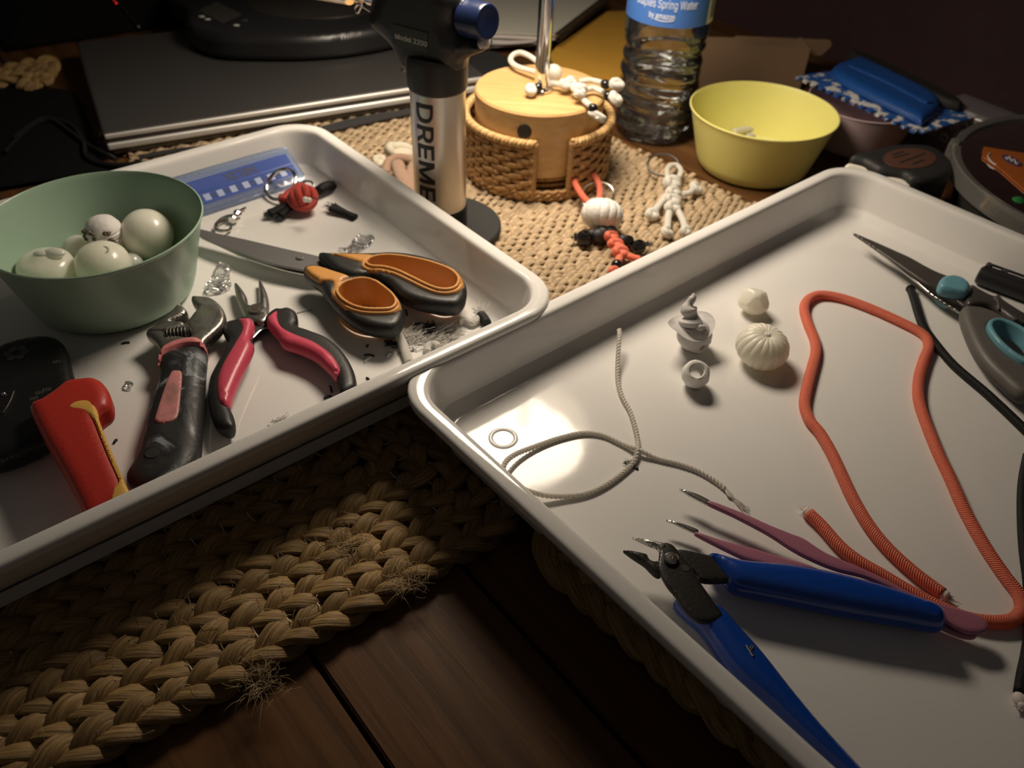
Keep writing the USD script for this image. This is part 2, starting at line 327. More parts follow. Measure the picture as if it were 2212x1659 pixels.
# ------------------------------------------------------------------ the two white trays
TR_W, TR_S = .4056, .2959
def tray(name, corner, th, zr, zfl, label, far=True, TR_S=.2959):
    e1 = np.array([math.cos(th), math.sin(th)]); e2 = np.array([e1[1], -e1[0]])
    c = np.asarray(corner) - e1 * TR_W / 2 + (e2 if far else -e2) * TR_S / 2
    t = thing(name, label, 'tray', (c[0], c[1], 0), th)
    R, dep = .03, zr - zfl
    prof = [(2.6, -5.6), (1.0, -5.6), (.3, -5.0), (0., -3.4), (.15, -1.9), (.8, -.7), (2.0, -.1), (4., 0), (6.6, 0), (8.2, -.35), (9.2, -1.2), (9.8, -2.6)]
    mm = dep * 1000
    for q in np.linspace(.15, .72, 5): prof.append((9.8 + 5.4 * (q - .08), -mm * q))
    r0 = prof[-1]
    for a in np.linspace(12, 90, 8):   # fillet to the floor
        ca, sa = math.cos(math.radians(a)), math.sin(math.radians(a)); rad = mm * .26
        prof.append((r0[0] + rad * 1.25 * (1 - ca), r0[1] - (mm * .28) * sa))
    top = np.array(prof) / 1000
    last = top[-1]
    und = np.array([(last[0] + 0, last[1] - .002), (r0[0] + .5 * (last[0] - r0[0] * 1) * 0 - 2.0 * .001 + 0, 0)]) if False else None
    bot = [(last[0] - .001, -dep - .002)] + [((x - 2.2 if x > 9.7 else x) / 1000, z / 1000 - .0006) for x, z in reversed(prof[12:17])] + [(8.4 / 1000, -.0056), (2.6 / 1000, -.0056)]
    loops = np.vstack([top, bot]); n_top = len(top)
    NA, NE = 12, 26
    def loop(d, z):
        hw, hs, r = TR_W / 2 - d, TR_S / 2 - d, max(R - d * .75, .006); pts = []
        for cx, cy, a0 in ((hw - r, hs - r, 0), (-hw + r, hs - r, 90), (-hw + r, -hs + r, 180), (hw - r, -hs + r, 270)):
            for a in np.radians(np.linspace(a0, a0 + 90, NA)): pts.append((cx + r * math.cos(a), cy + r * math.sin(a), zr + z))
        return pts
    V = np.array([loop(d, z) for d, z in loops]); n = V.shape[1]; V = V.reshape(-1, 3)
    i, j = np.meshgrid(np.arange(len(loops) - 1), np.arange(n), indexing='ij'); skip = i == n_top - 1
    q = np.stack([i * n + j, (i + 1) * n + j, (i + 1) * n + (j + 1) % n, i * n + (j + 1) % n], -1)[~skip].reshape(-1, 4)
    F = np.vstack([q[:, [0, 1, 2]], q[:, [0, 2, 3]]])[:, ::-1]
    wallm = trimesh.Trimesh(V, F, process=False)
    fl = []
    for k, zz, up in ((n_top - 1, -dep, 1), (n_top, -dep - .002, -1)):
        lp = V[k * n:(k + 1) * n]; nn = len(lp); cc = lp.mean(0)
        rings = [lp * (1 - f) + cc * f for f in (0, .12, .3, .6)]
        if up == 1:
            for r_i, hgt in zip(range(4), (0, .0002, .0003, .00035)): rings[r_i] = rings[r_i] + np.array([0, 0, hgt])
        vv = np.vstack(rings + [[cc + np.array([0, 0, .0004 if up == 1 else 0])]]); ff = []
        for a in range(3):
            jj = np.arange(nn); j2 = (jj + 1) % nn; A, B, C_, D_ = a * nn + jj, a * nn + j2, (a + 1) * nn + j2, (a + 1) * nn + jj
            ff += [np.stack([A, B, C_], 1), np.stack([A, C_, D_], 1)]
        jj = np.arange(nn); ff.append(np.stack([3 * nn + jj, 3 * nn + (jj + 1) % nn, np.full(nn, len(vv) - 1)], 1))
        f_ = np.vstack(ff); fl.append(trimesh.Trimesh(vv, f_ if up == 1 else f_[:, ::-1], process=False))
    # the foot ring under the floor
    fo_ = [(.0185, -dep - .0015), (.0185, -dep - .0095), (.0195, -dep - .0102), (.0215, -dep - .0102), (.0225, -dep - .0095), (.0225, -dep - .0015)]
    Vf = np.array([loop(d, z) for d, z in fo_]).reshape(-1, 3); i, j = np.meshgrid(np.arange(len(fo_) - 1), np.arange(n), indexing='ij')
    q = np.stack([i * n + j, (i + 1) * n + j, (i + 1) * n + (j + 1) % n, i * n + (j + 1) % n], -1).reshape(-1, 4); foot = trimesh.Trimesh(Vf, np.vstack([q[:, [0, 1, 2]], q[:, [0, 2, 3]]])[:, ::-1] if False else np.vstack([q[:, [0, 1, 2]], q[:, [0, 2, 3]]]), process=False)
    fl.append(foot)
    m = joinm([wallm, *fl]); m.merge_vertices(digits_vertex=7)
    m.apply_transform(trimesh.transformations.rotation_matrix(th, [0, 0, 1])); m.apply_translation([c[0], c[1], 0])
    part(t, 'body', m, 'tray_white', smooth=50)
    return c, e1, e2
ZF = .0205                                       # the trays' floors
RC, RE1, RE2 = tray('tray', (.239 + .0004, .5791 - .0004), .7265, .0498, ZF, 'white plastic tray holding the orange cord, tweezers and blue cutters', TR_S=.395)
LC, LE1, LE2 = tray('tray', (.0321 - .0008, .3805 + .0009), .7179, .0527, ZF + .001, 'white plastic tray holding the green bowl, pliers and wrench', far=False)
ZL = ZF + .001
rgc = at(1087, 947, ZF)
tr_ = stage.GetPrimAtPath('/World/tray')
part(tr_, 'moulded_ring', lathe([(.0052, .0002), (.0057, .0006), (.0064, .0008), (.0071, .0006), (.0076, .0002)][::-1], 48, (rgc[0], rgc[1], ZF)), 'tray_white', smooth=True)

# ------------------------------------------------------------------ braided jute mats
def rounded_path(pts, r, step):
    """an open polyline with its corners rounded to radius r, sampled every step"""
    ln = sg.LineString(pts); pts = [np.array(p, float) for p in pts]; out = [pts[0]]
    for a, b, c in zip(pts, pts[1:], pts[2:]):
        u, v = (a - b) / np.linalg.norm(a - b), (c - b) / np.linalg.norm(c - b)
        ang = math.acos(np.clip(u @ v, -1, 1)); d = r / math.tan(ang / 2); ce = b + (u + v) / np.linalg.norm(u + v) * (r / math.sin(ang / 2))
        s, e = b + u * d - ce, b + v * d - ce; a0, a1 = math.atan2(s[1], s[0]), math.atan2(e[1], e[0])
        da = (a1 - a0 + math.pi) % (2 * math.pi) - math.pi
        out += [ce + r * np.array([math.cos(a0 + da * t), math.sin(a0 + da * t)]) for t in np.linspace(0, 1, 14)]
    out.append(pts[-1]); l = sg.LineString(out); n = max(4, int(l.length / step))
    return np.array([l.interpolate(k / n, normalized=True).coords[0] for k in range(n + 1)])
def braid(parent, path, z, width, period, phase, mat_='jute', wide=.0049, thick=.0029, lift=.0026):
    t = np.gradient(path, axis=0); t /= np.linalg.norm(t, axis=1, keepdims=True); nn = np.c_[-t[:, 1], t[:, 0]]
    s = np.r_[0, np.cumsum(np.linalg.norm(np.diff(path, axis=0), axis=1))]
    bp = UsdGeom.Xform.Define(stage, numbered(str(parent.GetPath()) + '/braid')).GetPrim()
    ph = phase
    jit = np.interp(s, np.arange(0, s[-1] + .05, .02), nrg.normal(0, .22, len(np.arange(0, s[-1] + .05, .02))))
    for k in range(3):
        th = 2 * np.pi * s / period + ph + k * 2 * np.pi / 3 + jit
        off = width * .34 * np.sin(th); zz = z + lift * np.sin(2 * th) + .0006 * np.sin(s * 90 + k)
        p = np.c_[path + nn * off[:, None], zz]
        fat = 1 + .10 * np.sin(s * 61 + k * 2 + ph)
        m, uv = tube(p, wide * fat * (1 + .12 * np.cos(2 * th)), thick * fat, sides=18, twist=.60 * np.cos(th))
        V_ = m.vertices.copy(); nv_ = len(p) * 19; c_ = np.repeat(p, 19, 0); gr = 1 + .075 * np.sin(uv[:nv_, 0] * 2 * np.pi * 6 + uv[:nv_, 1] * 130 + 2.5 * meshkit.noise(np.c_[uv[:nv_, 1] * 90, uv[:nv_, 0] * 0 + k, uv[:nv_, 0] * 0], 3)); V_[:nv_] = c_ + (V_[:nv_] - c_) * gr[:, None]; m.vertices = V_
        uv = uv + np.array([0, nrg.uniform(0, 5)])
        part(bp, 'strand', m, mat_, uv=np.c_[uv[:, 0] * 1.0, uv[:, 1]])
    return bp
def stray(parent, spots, n, ln, z0, zs, mat_='jute_thread', w=.00022, spread=1.0, name='loose_fibre'):
    st = []
    for k in range(n):
        c = spots[nrg.integers(len(spots))] + nrg.normal(0, .004 * spread, 2); a = nrg.uniform(0, 6.28); l = ln * nrg.uniform(.4, 1.3); bend = nrg.normal(0, 1.2)
        t = np.linspace(-.5, .5, 7); ang = a + bend * t
        xy = c + np.cumsum(np.c_[np.cos(ang), np.sin(ang)] * l / 7, 0); z = z0 + zs * nrg.uniform(.2, 1) * (1 - (2 * t) ** 2) + nrg.uniform(-.001, .001)
        st.append(np.c_[xy, z])
    curves(parent, name, st, w, mat_)
def inset(a, b, c, d):
    """the corner line a-b-c moved inwards by d"""
    l = sg.LineString([a, b, c])
    u1 = (b - a) / np.linalg.norm(b - a); u2 = (c - b) / np.linalg.norm(c - b); n1, n2 = np.array([-u1[1], u1[0]]), np.array([-u2[1], u2[0]])
    A, C_ = a + n1 * d, c + n2 * d
    t = np.linalg.solve(np.stack([u1, -u2], 1), C_ - A); B = A + u1 * t[0]
    return [A, B, C_]
BW, BZ = .0148, .0056
mat1 = thing('braided_mat', 'braided jute placemat under the tray with the green bowl, its rounded edge on bare planks', 'placemat')
ea, eb = at(217, 1640, .006)[:2], at(900, 1262, .006)[:2]
ud = (eb - ea) / np.linalg.norm(eb - ea)
mcorn = at(1250, 1110, .006)[:2]; mcorn = ea + ud * ((mcorn - ea) @ ud)
ur = np.array([-ud[1], ud[0]])
m_a, m_b, m_c = ea - ud * .22, mcorn + ud * .004, mcorn + ud * .004 + ur * .34
spots1 = []
NB = 15
for k in range(NB):
    d = BW * (k + .5); pth = rounded_path(inset(m_a, m_b, m_c, d), max(.050 - d * .75, .008), .0016)
    braid(mat1, pth, BZ, BW * 1.02, .043, nrg.uniform(0, 6.28) + k * 2.0)
    spots1 += list(pth[::3])
stray(mat1, spots1, 1100, .010, .0096, .0028)
# pale sewing stitches in the valleys between the braids
st = []
for k in range(1, NB):
    d = BW * k; pth = rounded_path(inset(m_a, m_b, m_c, d), max(.050 - d * .75, .008), .0135)
    t = np.gradient(pth, axis=0); t /= np.linalg.norm(t, axis=1, keepdims=True); nn = np.c_[-t[:, 1], t[:, 0]]
    for p, tt, n_ in zip(pth, t, nn):
        sl = nrg.uniform(-.3, .3); s5 = np.linspace(-1, 1, 6)
        st.append(np.c_[p + np.outer(s5 * .0036, n_) + np.outer(s5 * sl * .003, tt), .0084 + .0018 * np.abs(s5) ** 1.5])
curves(mat1, 'stitch', st, .0006, 'thread_pale')
for px_, py_ in ((752, 1168), (560, 1462), (880, 1240)):
    q = at(px_, py_, .014)[:2]; stray(mat1, [q], 120, .010, .0100, .003, w=.00016, spread=.9, name='frayed_tuft')

mat2 = thing('braided_mat', 'braided jute placemat showing only as a knobbly edge beneath the tray with blue cutters', 'placemat')
e2a, e2b = at(1118, 1172, .006)[:2], at(1560, 1570, .006)[:2]; u2 = (e2b - e2a) / np.linalg.norm(e2b - e2a); n2 = np.array([-u2[1], u2[0]])
spots2 = []
for k in range(3):
    d = BW * (k + .42); pth = rounded_path([e2a - u2 * (-.004 - d) + n2 * .3, e2a + u2 * (.004 + d) + n2 * d, e2b + u2 * .25 + n2 * d], .012, .0016)
    braid(mat2, pth, .0074, BW * .95, .046, 1.3 + k * 2, wide=.0060, thick=.0044, lift=.0030); spots2 += list(pth[::3])
stray(mat2, spots2, 160, .012, .0110, .004)
mat3 = thing('braided_mat', 'corner of a braided jute mat in the dark beside the laptop', 'placemat')
c3 = at(112, 128, .012)[:2]; c3a = at(-120, 185, .012)[:2]; c3c = at(84, 178, .012)[:2]
u3 = (c3 - c3a) / np.linalg.norm(c3 - c3a); v3 = (c3c - c3) / np.linalg.norm(c3c - c3); nn3 = np.array([u3[1], -u3[0]])
for k in range(2):
    braid(mat3, rounded_path([c3a + nn3 * .012 * k, c3 - u3 * .012 * k + nn3 * .012 * k, c3 - u3 * .012 * k + v3 * (.05 + .01 * k)], .006, .0016), .010, .0148, .043, k * 1.7)

# ------------------------------------------------------------------ the woven runner: every weft cord is a part
run = thing('woven_runner', 'natural tan basket-weave table runner under the torch and rattan holder', 'table runner')
ra, rb_ = at(1352, 312, .004)[:2], at(1640, 446, .004)[:2]
re2 = (rb_ - ra) / np.linalg.norm(rb_ - ra); re1 = np.array([-re2[1], re2[0]])          # re1 points away from the camera-right side: along the cords
re1 = re1 if re1[0] > 0 else -re1
runner_c = ra
RP, BUMP = .0040, .0066
k0 = int(-.30 / RP); k1 = int(.165 / RP)
wl = float((ra - at(284, 347, .003)[:2]) @ re1)
for k in range(k0, k1):
    end = nrg.uniform(-.004, .003) + (.004 if k % 3 == 0 else 0)
    s = np.arange(0, wl, BUMP / 5); x = ra + re2 * (k * RP)
    ph = (k % 2) * np.pi + nrg.normal(0, .12)
    h = np.sin(np.pi * s / BUMP * 1.0 + ph + .25 * np.sin(s * 37 + k))
    pth = np.c_[x + np.outer(end - s, re1) + np.outer(.0003 * np.sin(s * 300 + k), re2), .0022 + .00125 * h]
    m, uv = tube(pth, .00205 * (1 + .06 * h), .00135 + .0003 * h, sides=7, cap=True)
    part(run, 'weft_cord', m, 'weft', uv=uv + np.array([0, nrg.uniform(0, 3)]))
st = []
for s in np.arange(.004, wl, BUMP * 2):
    x = ra - re1 * s
    kk = np.arange(k0, k1, .5); st.append(np.c_[x + np.outer(kk * RP, re2), .0018 + .0 * kk])
curves(run, 'warp_thread', st, .0016, 'weft', kind='stuff')
fr = []
for k in range(k0, k1):
    for q in range(3):
        a = ra + re2 * (k * RP + nrg.normal(0, .001)); l = nrg.uniform(.003, .009); d = re1 + re2 * nrg.normal(0, .5)
        t = np.linspace(0, 1, 5); fr.append(np.c_[a + np.outer(t * l - .004, d), .003 - .0022 * t + .002 * t * (1 - t) * nrg.uniform(0, 2)])
curves(run, 'fringe', fr, .0005, 'jute_thread')

# ================================================================== things in the left tray
def ZA(p): return Zm(0, 650, 2.765, p)
def ZB(p): return Zm(0, 350, 2.765, p)
def ZC5(p): return Zm(600, 400, 3.687, p)
def ZD(p): return Zm(380, 280, 5.267, p)
def ZG(p): return Zm(0, 340, 4.365, p)
# ---- the two food bowls (and a pink one on the table) share one shape
def bowl(name, label, c, z, material, scale=1.):
    t = thing(name, label, 'bowl', (c[0], c[1], z))
    pr = [(0, 0), (.039, 0), (.0425, .0008), (.0455, .0035), (.0480, .010), (.0585, .0470), (.0600, .0492), (.0599, .0499), (.0592, .0502), (.0586, .0496), (.0575, .0465), (.0466, .0105), (.0438, .0048), (.040, .0026), (0, .0022)]
    part(t, 'body', lathe(np.array(pr) * scale, 96, (c[0], c[1], z)), material, smooth=35)
    return t
plain('bowl_green', (.33, .47, .36), .33, spec=.5)
plain('bowl_yellow', (.80, .76, .26), .42)
plain('bowl_pink', (.66, .50, .52), .4)
GC = np.array([-.2416, .409]); GZ = ZL + .0006
bowl('bowl', 'pale green plastic bowl full of white beads in the left tray', GC, GZ, 'bowl_green')
# ---- white beads in the green bowl
plain('bead_pearl', (.76, .75, .62), .22, sss=.4, bump=(160, .0003))
plain('bead_chalk', (.74, .71, .69), .55, bump=(300, .0004))
plain('bead_clear', (.68, .68, .58), .18, sss=.6)
plain('dark_paint', (.10, .075, .055), .6)
def bowlbead(name, label, px, py, rpx, z, squash, seed, material, group=None, groove=0.):
    p = at(px, py, z); r = rpx * mmpp(p); m = trimesh.creation.icosphere(4, 1.0); v = m.vertices
    d = 1 + .05 * (meshkit.noise(v * 1.7 + seed * 7, seed) - .5)
    if groove: d -= groove * np.exp(-((v[:, 2] - .9) / .25) ** 2)
    m.vertices = v * d[:, None] * r * np.array([1, 1, squash]); m.apply_translation(p)
    t = thing(name, label, 'bead', p)
    part(t, 'body', m, material, smooth=True)
    return t, p, r
b, p, r = bowlbead('bead', 'large round milky white bead at the right of the green bowl', 318, 505, 54, GZ + .022, .98, 1, 'bead_pearl')
b, p, r = bowlbead('bead', 'milky white bead with a small ring on top, at the front of the green bowl', 224, 575, 58, GZ + .020, .92, 2, 'bead_pearl')
rg = trimesh.creation.torus(.0024, .0007, major_sections=28, minor_sections=8); part(b, 'ring', align(rg, (.0, -.35, 1), at(225, 541, p[2] + r * .80)), 'bead_pearl')
b, p, r = bowlbead('bead', 'milky white bead with a dent in its top, at the left of the green bowl', 102, 585, 60, GZ + .019, .9, 3, 'bead_pearl', groove=.16)
part(b, 'petal', [ball(.0042, at(88, 549, p[2] + r * .72), (1, .7, .5)), ball(.0052, at(118, 546, p[2] + r * .72), (1.2, .7, .5))], 'bead_pearl', smooth=True)
b, p, r = bowlbead('bead', 'clear white bead half hidden at the back of the green bowl', 170, 541, 33, GZ + .014, 1.0, 4, 'bead_clear')
# mummy-wrapped bead: a dome with wrapped bands
p = at(226, 506, GZ + .026); r = 39 * mmpp(p)
b = thing('bead', 'white wrapped bead with dark brown marks standing in the green bowl', 'bead', p)
pr = [(0, 1.05), (.35, 1.02), (.7, .86), (.93, .52), (.97, .38), (.91, .33), (.99, .25), (.98, .02), (.90, -.04), (.99, -.10), (.97, -.32), (.88, -.38), (.93, -.45), (.84, -.8), (.5, -1.0), (0, -1.02)]
part(b, 'wraps', lathe([(x * r, y * r) for x, y in pr][::-1], 40, p), 'bead_chalk', smooth=40)
dk = []
for a0, zz, w in ((-2.5, .40, .5), (-1.9, .42, .35), (-1.15, .40, .45), (-2.6, .0, .5), (-1.7, -.02, .3), (-1.0, .02, .3), (-2.4, -.36, .6), (-1.2, -.36, .3), (-1.75, .16, .16), (-.8, -.2, .2)):
    an = np.linspace(a0, a0 + w, 6); dk.append(tube(np.c_[p[0] + r * .99 * np.cos(an), p[1] + r * .965 * np.sin(an), p[2] + r * (zz + .16 + .05 * np.sin(9 * an))], .0016 * np.array([.3, 1, .7, 1, .6, .2]), sides=6)[0])
part(b, 'painted_mark', dk, 'dark_paint')
b, p, r = bowlbead('bead', 'small clear bead almost hidden behind the green bowl\'s front rim', 284, 570, 24, GZ + .013, 1.0, 6, 'bead_clear')

# ---- ruler, lying face down so that its print reads reversed
pane('ruler_clear', (.70, .78, .92), .05, .35, (.42, .50, .70))
plain('ruler_blue', (.02, .07, .34), .3); pane('ruler_tint', (.42, .52, .92), .1, .45, (.16, .24, .60)); plain('ruler_print', (.03, .03, .04), .5); plain('ruler_pale', (.36, .43, .66), .3)
zb_, zf_ = ZL + .0200, ZL + .0035                            # it leans: back edge up on the tray's wall, front edge on the floor
B0, B1, F0 = at(615, 311, zb_), at(381, 380, zb_), at(659, 389, zf_)
ru = (B1 - B0) / np.linalg.norm(B1 - B0); rv = F0 - B0; rv = rv - ru * (rv @ ru); rwid = np.linalg.norm(rv); rv /= rwid; rn = np.cross(rv, ru); rn = rn if rn[2] > 0 else -rn
RLEN = .155
rt = thing('ruler', 'clear blue plastic ruler lying face down against the back of the left tray', 'ruler', (B0[0], B0[1], 0))
def inruler(m): v = m.vertices.copy(); m.vertices = B0 + np.outer(v[:, 0], ru) + np.outer(v[:, 1], rv) + np.outer(v[:, 2], rn); m.fix_normals(); return m
def rect(a0, a1, b0, b1, rad=.0): g = sg.box(a0, b0, a1, b1); return g.buffer(-rad).buffer(rad) if rad else g
def flat(poly, z, t=.00008): m = trimesh.creation.extrude_polygon(poly, t, engine='earcut'); m.apply_translation([0, 0, z]); return inruler(m)
part(rt, 'blade', inruler(slab(rect(0, RLEN, 0, rwid, .004), -.0022, 0, .0006, .002)), 'ruler_clear')
part(rt, 'tinted_band', flat(rect(.004, RLEN - .004, rwid * .24, rwid * .82), .00001), 'ruler_tint')
part(rt, 'blue_line', [flat(rect(.004, RLEN - .004, rwid * .50, rwid * .545), .00013), flat(rect(.004, RLEN - .004, rwid * .80, rwid * .825), .00013), flat(rect(.010, RLEN - .004, rwid * .23, rwid * .245), .00013)], 'ruler_blue')
pt, mk = [], []
MIR = np.array([[-1., 0, 0, 0], [0, 1, 0, 0], [0, 0, 1, 0], [0, 0, 0, 1]])
def rtext(s_, h_, a, b, flipx, flipy, z=.00016):
    tx = textflat(s_, h_, .00006); v = tx.vertices.copy(); v[:, 0] *= flipx; v[:, 1] *= flipy; tx.vertices = v + np.array([a, b, z]); return inruler(tx)
for k in range(14):
    a = .012 + k * .0098
    pt.append(flat(rect(a, a + .0046, rwid * .60, rwid * .76), .00013)); mk.append(rtext(str(15 - k), .0026, a + .0072, rwid * .68, 1, 1))
for k in range(140):
    a = .008 + k * .00102; hgt = .10 if k % 10 == 0 else (.075 if k % 5 == 0 else .045)
    mk.append(flat(rect(a, a + .00018, rwid * (.985 - hgt), rwid * .985), .00013)); mk.append(flat(rect(a, a + .00014, rwid * .015, rwid * (.015 + hgt)), .00013))
part(rt, 'number_window', pt, 'ruler_pale'); part(rt, 'scale_print', mk, 'ruler_print')
q = at(519, 372, ZL + .0150); q = q - B0; part(rt, 'printed_name', rtext('HELIX', .0060, q @ ru, q @ rv, 1, 1), 'ruler_print')

# ---- red and black knot keychain
braidmat('cord_red', (.36, .025, .018), (.68, .085, .06), 4, 800, .0003)
braidmat('cord_black', (.006, .006, .006), (.016, .016, .017), 4, 800, .0002, sheen=0., spec=.25)
plain('fray_black', (.012, .012, .012), .7)
kp = at(654, 428, ZL + .011); kr = 33 * mmpp(kp)
kc = thing('knot_keychain', 'small red knotted flower keychain with black cord ends and split ring, lying by the ruler', 'keychain', (kp[0], kp[1], 0))
kn = []
for k, (tx, ty) in enumerate(((0, 0), (.5, .3), (1.0, -.3), (1.4, .5))):
    an = np.linspace(0, 2 * np.pi, 36, endpoint=False); q = np.c_[np.cos(an), np.sin(an), .12 * np.sin(2 * an + k)] * kr * (.78 - .06 * k)
    R = trimesh.transformations.euler_matrix(tx + .4, ty, k * .8)[:3, :3]; q = q @ R.T + kp + np.array([0, 0, .0006 * k])
    kn.append(tube(q, .0027, sides=10, closed=True))
for m, uv in kn: part(kc, 'knot_loop', m, 'cord_red', uv=uv)
q = [at(x, y, ZL + .009) for x, y in ((612, 436), (625, 418), (640, 412), (650, 420))]; m, uv = tube(spline(q, 24), .0032, sides=10); part(kc, 'knot_loop', m, 'cord_red', uv=uv)
q = [at(x, y, ZL + .005) for x, y in ((606, 428), (625, 432), (640, 436))]; m, uv = tube(spline(q, 16), .0034, sides=10); part(kc, 'knot_loop', m, 'cord_red', uv=uv)
part(kc, 'pearl', [ball(.0020, at(660, 431, kp[2] + kr * .95)), ball(.0018, at(668, 432, kp[2] + kr * .9))], 'bead_pearl')
def splitring(parent, pts, z, w, mat_, n=48, name='split_ring'):
    c = P2(pts, z); q = spline(np.c_[c, np.full(len(c), z)] if np.ndim(z) == 0 else np.c_[c, z], n, closed=True)
    m, uv = tube(q, w, w * 1.5, sides=8, closed=True); part(parent, name, m, mat_)
def ring3(parent, c, ax1, ax2, r, w, mat_, name='split_ring'):
    an = np.linspace(0, 2 * np.pi, 44, endpoint=False); q = np.asarray(c) + np.outer(np.cos(an) * r, ax1) + np.outer(np.sin(an) * r, ax2)
    m, _ = tube(q, w, sides=8, closed=True); part(parent, name, m, mat_)
rc = at(607, 398, ZL + .0105); rr = 37 * mmpp(rc)
ring3(kc, rc, np.array([.93, -.2, .3]) / np.linalg.norm([.93, -.2, .3]), np.array([.0, .92, .55]) / np.linalg.norm([0, .92, .55]), rr, .0013, 'nickel')
rc2 = at(664, 402, ZL + .010); ring3(kc, rc2, np.array([1, 0, 0]), np.array([0, .9, .5]) / np.linalg.norm([0, .9, .5]), 13 * mmpp(rc2), .0008, 'steel_dark', 'jump_ring')
for a, b_, w in (((688, 412), (716, 400), .0052), ((642, 440), (582, 462), .0040), ((636, 444), (605, 466), .0036)):
    A, B = at(*a, ZL + .006), at(*b_, ZL + .004); m, uv = tube(spline([A, (A + B) / 2 + [0, 0, .001], B], 14), np.linspace(w * .75, w, 14), np.linspace(w * .6, w * .6, 14), sides=12); part(kc, 'cord_end', m, 'cord_black', uv=uv)
    d = (B - A) / np.linalg.norm(B - A); fr = []
    for k in range(60):
        o = nrg.normal(0, w * .33, 3) * [1, 1, .5]; e = d * nrg.uniform(.001, .0035) + nrg.normal(0, .0006, 3); fr.append(np.array([B + o - d * .001, B + o + e * .5, B + o + e]))
    curves(kc, 'frayed_fibre', fr, .00045, 'fray_black')
# ---- loose black cord end beside it
c0, c1 = at(718, 448, ZL + .004), at(768, 470, ZL + .002)
t = thing('cord_end', 'short frayed black cord end lying against the side of the left tray', 'cord', (c0[0], c0[1], 0))
m, uv = tube(spline([c0, (c0 * .6 + c1 * .4), c1], 16), np.r_[np.linspace(.0046, .0024, 10), np.linspace(.0024, .0030, 6)], np.full(16, .0024), sides=10); part(t, 'sheath', m, 'cord_black', uv=uv)
d = (c0 - c1) / np.linalg.norm(c0 - c1); fr = []
for k in range(60):
    o = nrg.normal(0, .0018, 3) * [1, 1, .5]; e = d * nrg.uniform(.001, .004) + nrg.normal(0, .0008, 3); fr.append(np.array([c0 + o - d * .002, c0 + o + e * .6, c0 + o + e]))
curves(t, 'frayed_fibre', fr, .0004, 'fray_black')

# ---- lobster clasp
c = at(492, 478, ZL + .003)
t = thing('lobster_clasp', 'small silver lobster clasp lying beside the ruler', 'clasp', (c[0], c[1], 0))
hk = [at(x, y, ZL + .0035) for x, y in ((505, 468), (492, 470), (478, 476), (466, 488), (468, 496), (482, 499), (496, 496), (500, 488))]
m, _ = tube(spline(hk, 40), np.interp(np.linspace(0, 1, 40), [0, .25, .6, 1], [.0022, .0018, .0012, .0010]), sides=8); part(t, 'hook', m, 'nickel')
a, b_ = at(501, 476, ZL + .004), at(518, 455, ZL + .004); m, _ = tube(spline([a, (a + b_) / 2, b_], 14), [.0026, .0031, .0033, .0032, .0027, .0021, .0019, .0022, .0028, .0031, .0029, .0022, .0017, .0012], sides=10); part(t, 'swivel_body', m, 'nickel')
a, b_ = at(518, 455, ZL + .003), at(530, 449, ZL + .002); m, _ = tube(np.array([a, (a + b_) / 2, b_]), .0009, sides=8); part(t, 'eye', m, 'nickel')

# ---- big scissors
plain('scissor_steel', (.30, .29, .29), .42, .75, bump=(500, .00006)); plain('scissor_edge', (.50, .50, .48), .22, 1.0)
plain('grip_orange', (.62, .29, .075), .45); plain('grip_black', (.014, .014, .014), .45)
SZ = ZL + .016
def grow(p, z, **k): return smoothpoly(P2(p, z), **k)
st_ = at(720, 560, SZ); t = thing('scissors', 'large scissors with orange and black handles and dark blades, reaching out from the green bowl', 'scissors', (st_[0], st_[1], 0))
zb = ZL + .0115
bl = P2(ZB([(1185, 398), (1300, 424), (1500, 468), (1700, 515), (1900, 560), (1990, 590), (1960, 640), (1880, 655), (1790, 640), (1600, 600), (1400, 528), (1250, 470), (1185, 430)]), zb)
part(t, 'blade', slab(smoothpoly(bl), zb - .0016, zb, .0005), 'scissor_steel', label='upper blade')
bl2 = P2(ZB([(1190, 440), (1300, 490), (1450, 560), (1640, 625), (1790, 660), (1900, 670), (1990, 600), (1850, 560), (1600, 520), (1350, 450), (1200, 415)]), zb - .002)
part(t, 'blade', slab(smoothpoly(bl2), zb - .0040, zb - .0022, .0006), 'scissor_edge', label='lower blade with a bright edge')
q = at(*ZB([(1795, 572)])[0], zb); part(t, 'pivot_screw', cyl(.0030, .0016, q + [0, 0, .0004], 24, bev=.0006), 'scissor_steel')
up_o = ZC5([(330, 548), (430, 552), (560, 552), (700, 553), (780, 552), (900, 545), (1050, 558), (1200, 590), (1330, 635), (1430, 705), (1490, 780), (1502, 850), (1485, 925), (1430, 968), (1330, 972), (1200, 955), (1060, 918), (960, 868), (870, 785), (750, 728), (600, 735), (460, 690), (390, 635), (345, 590)])
hole_u = ZC5([(716, 598), (760, 566), (860, 551), (1000, 562), (1200, 603), (1360, 662), (1425, 722), (1418, 780), (1370, 808), (1290, 808), (1200, 778), (1080, 720), (960, 664), (850, 634), (760, 628), (722, 615)])
arm_u = ZC5([(405, 555), (560, 556), (700, 560), (760, 570), (735, 610), (700, 640), (640, 625), (520, 590), (440, 570)])
lo_o = ZC5([(205, 682), (235, 652), (320, 650), (430, 685), (560, 732), (660, 730), (760, 750), (860, 815), (940, 885), (990, 955), (1006, 1040), (985, 1110), (930, 1150), (840, 1156), (700, 1130), (570, 1062), (465, 970), (385, 880), (335, 800), (260, 745)])
hole_l = ZC5([(482, 830), (520, 778), (600, 747), (680, 737), (760, 757), (850, 817), (908, 870), (928, 920), (900, 958), (830, 968), (700, 964), (600, 938), (522, 890)])
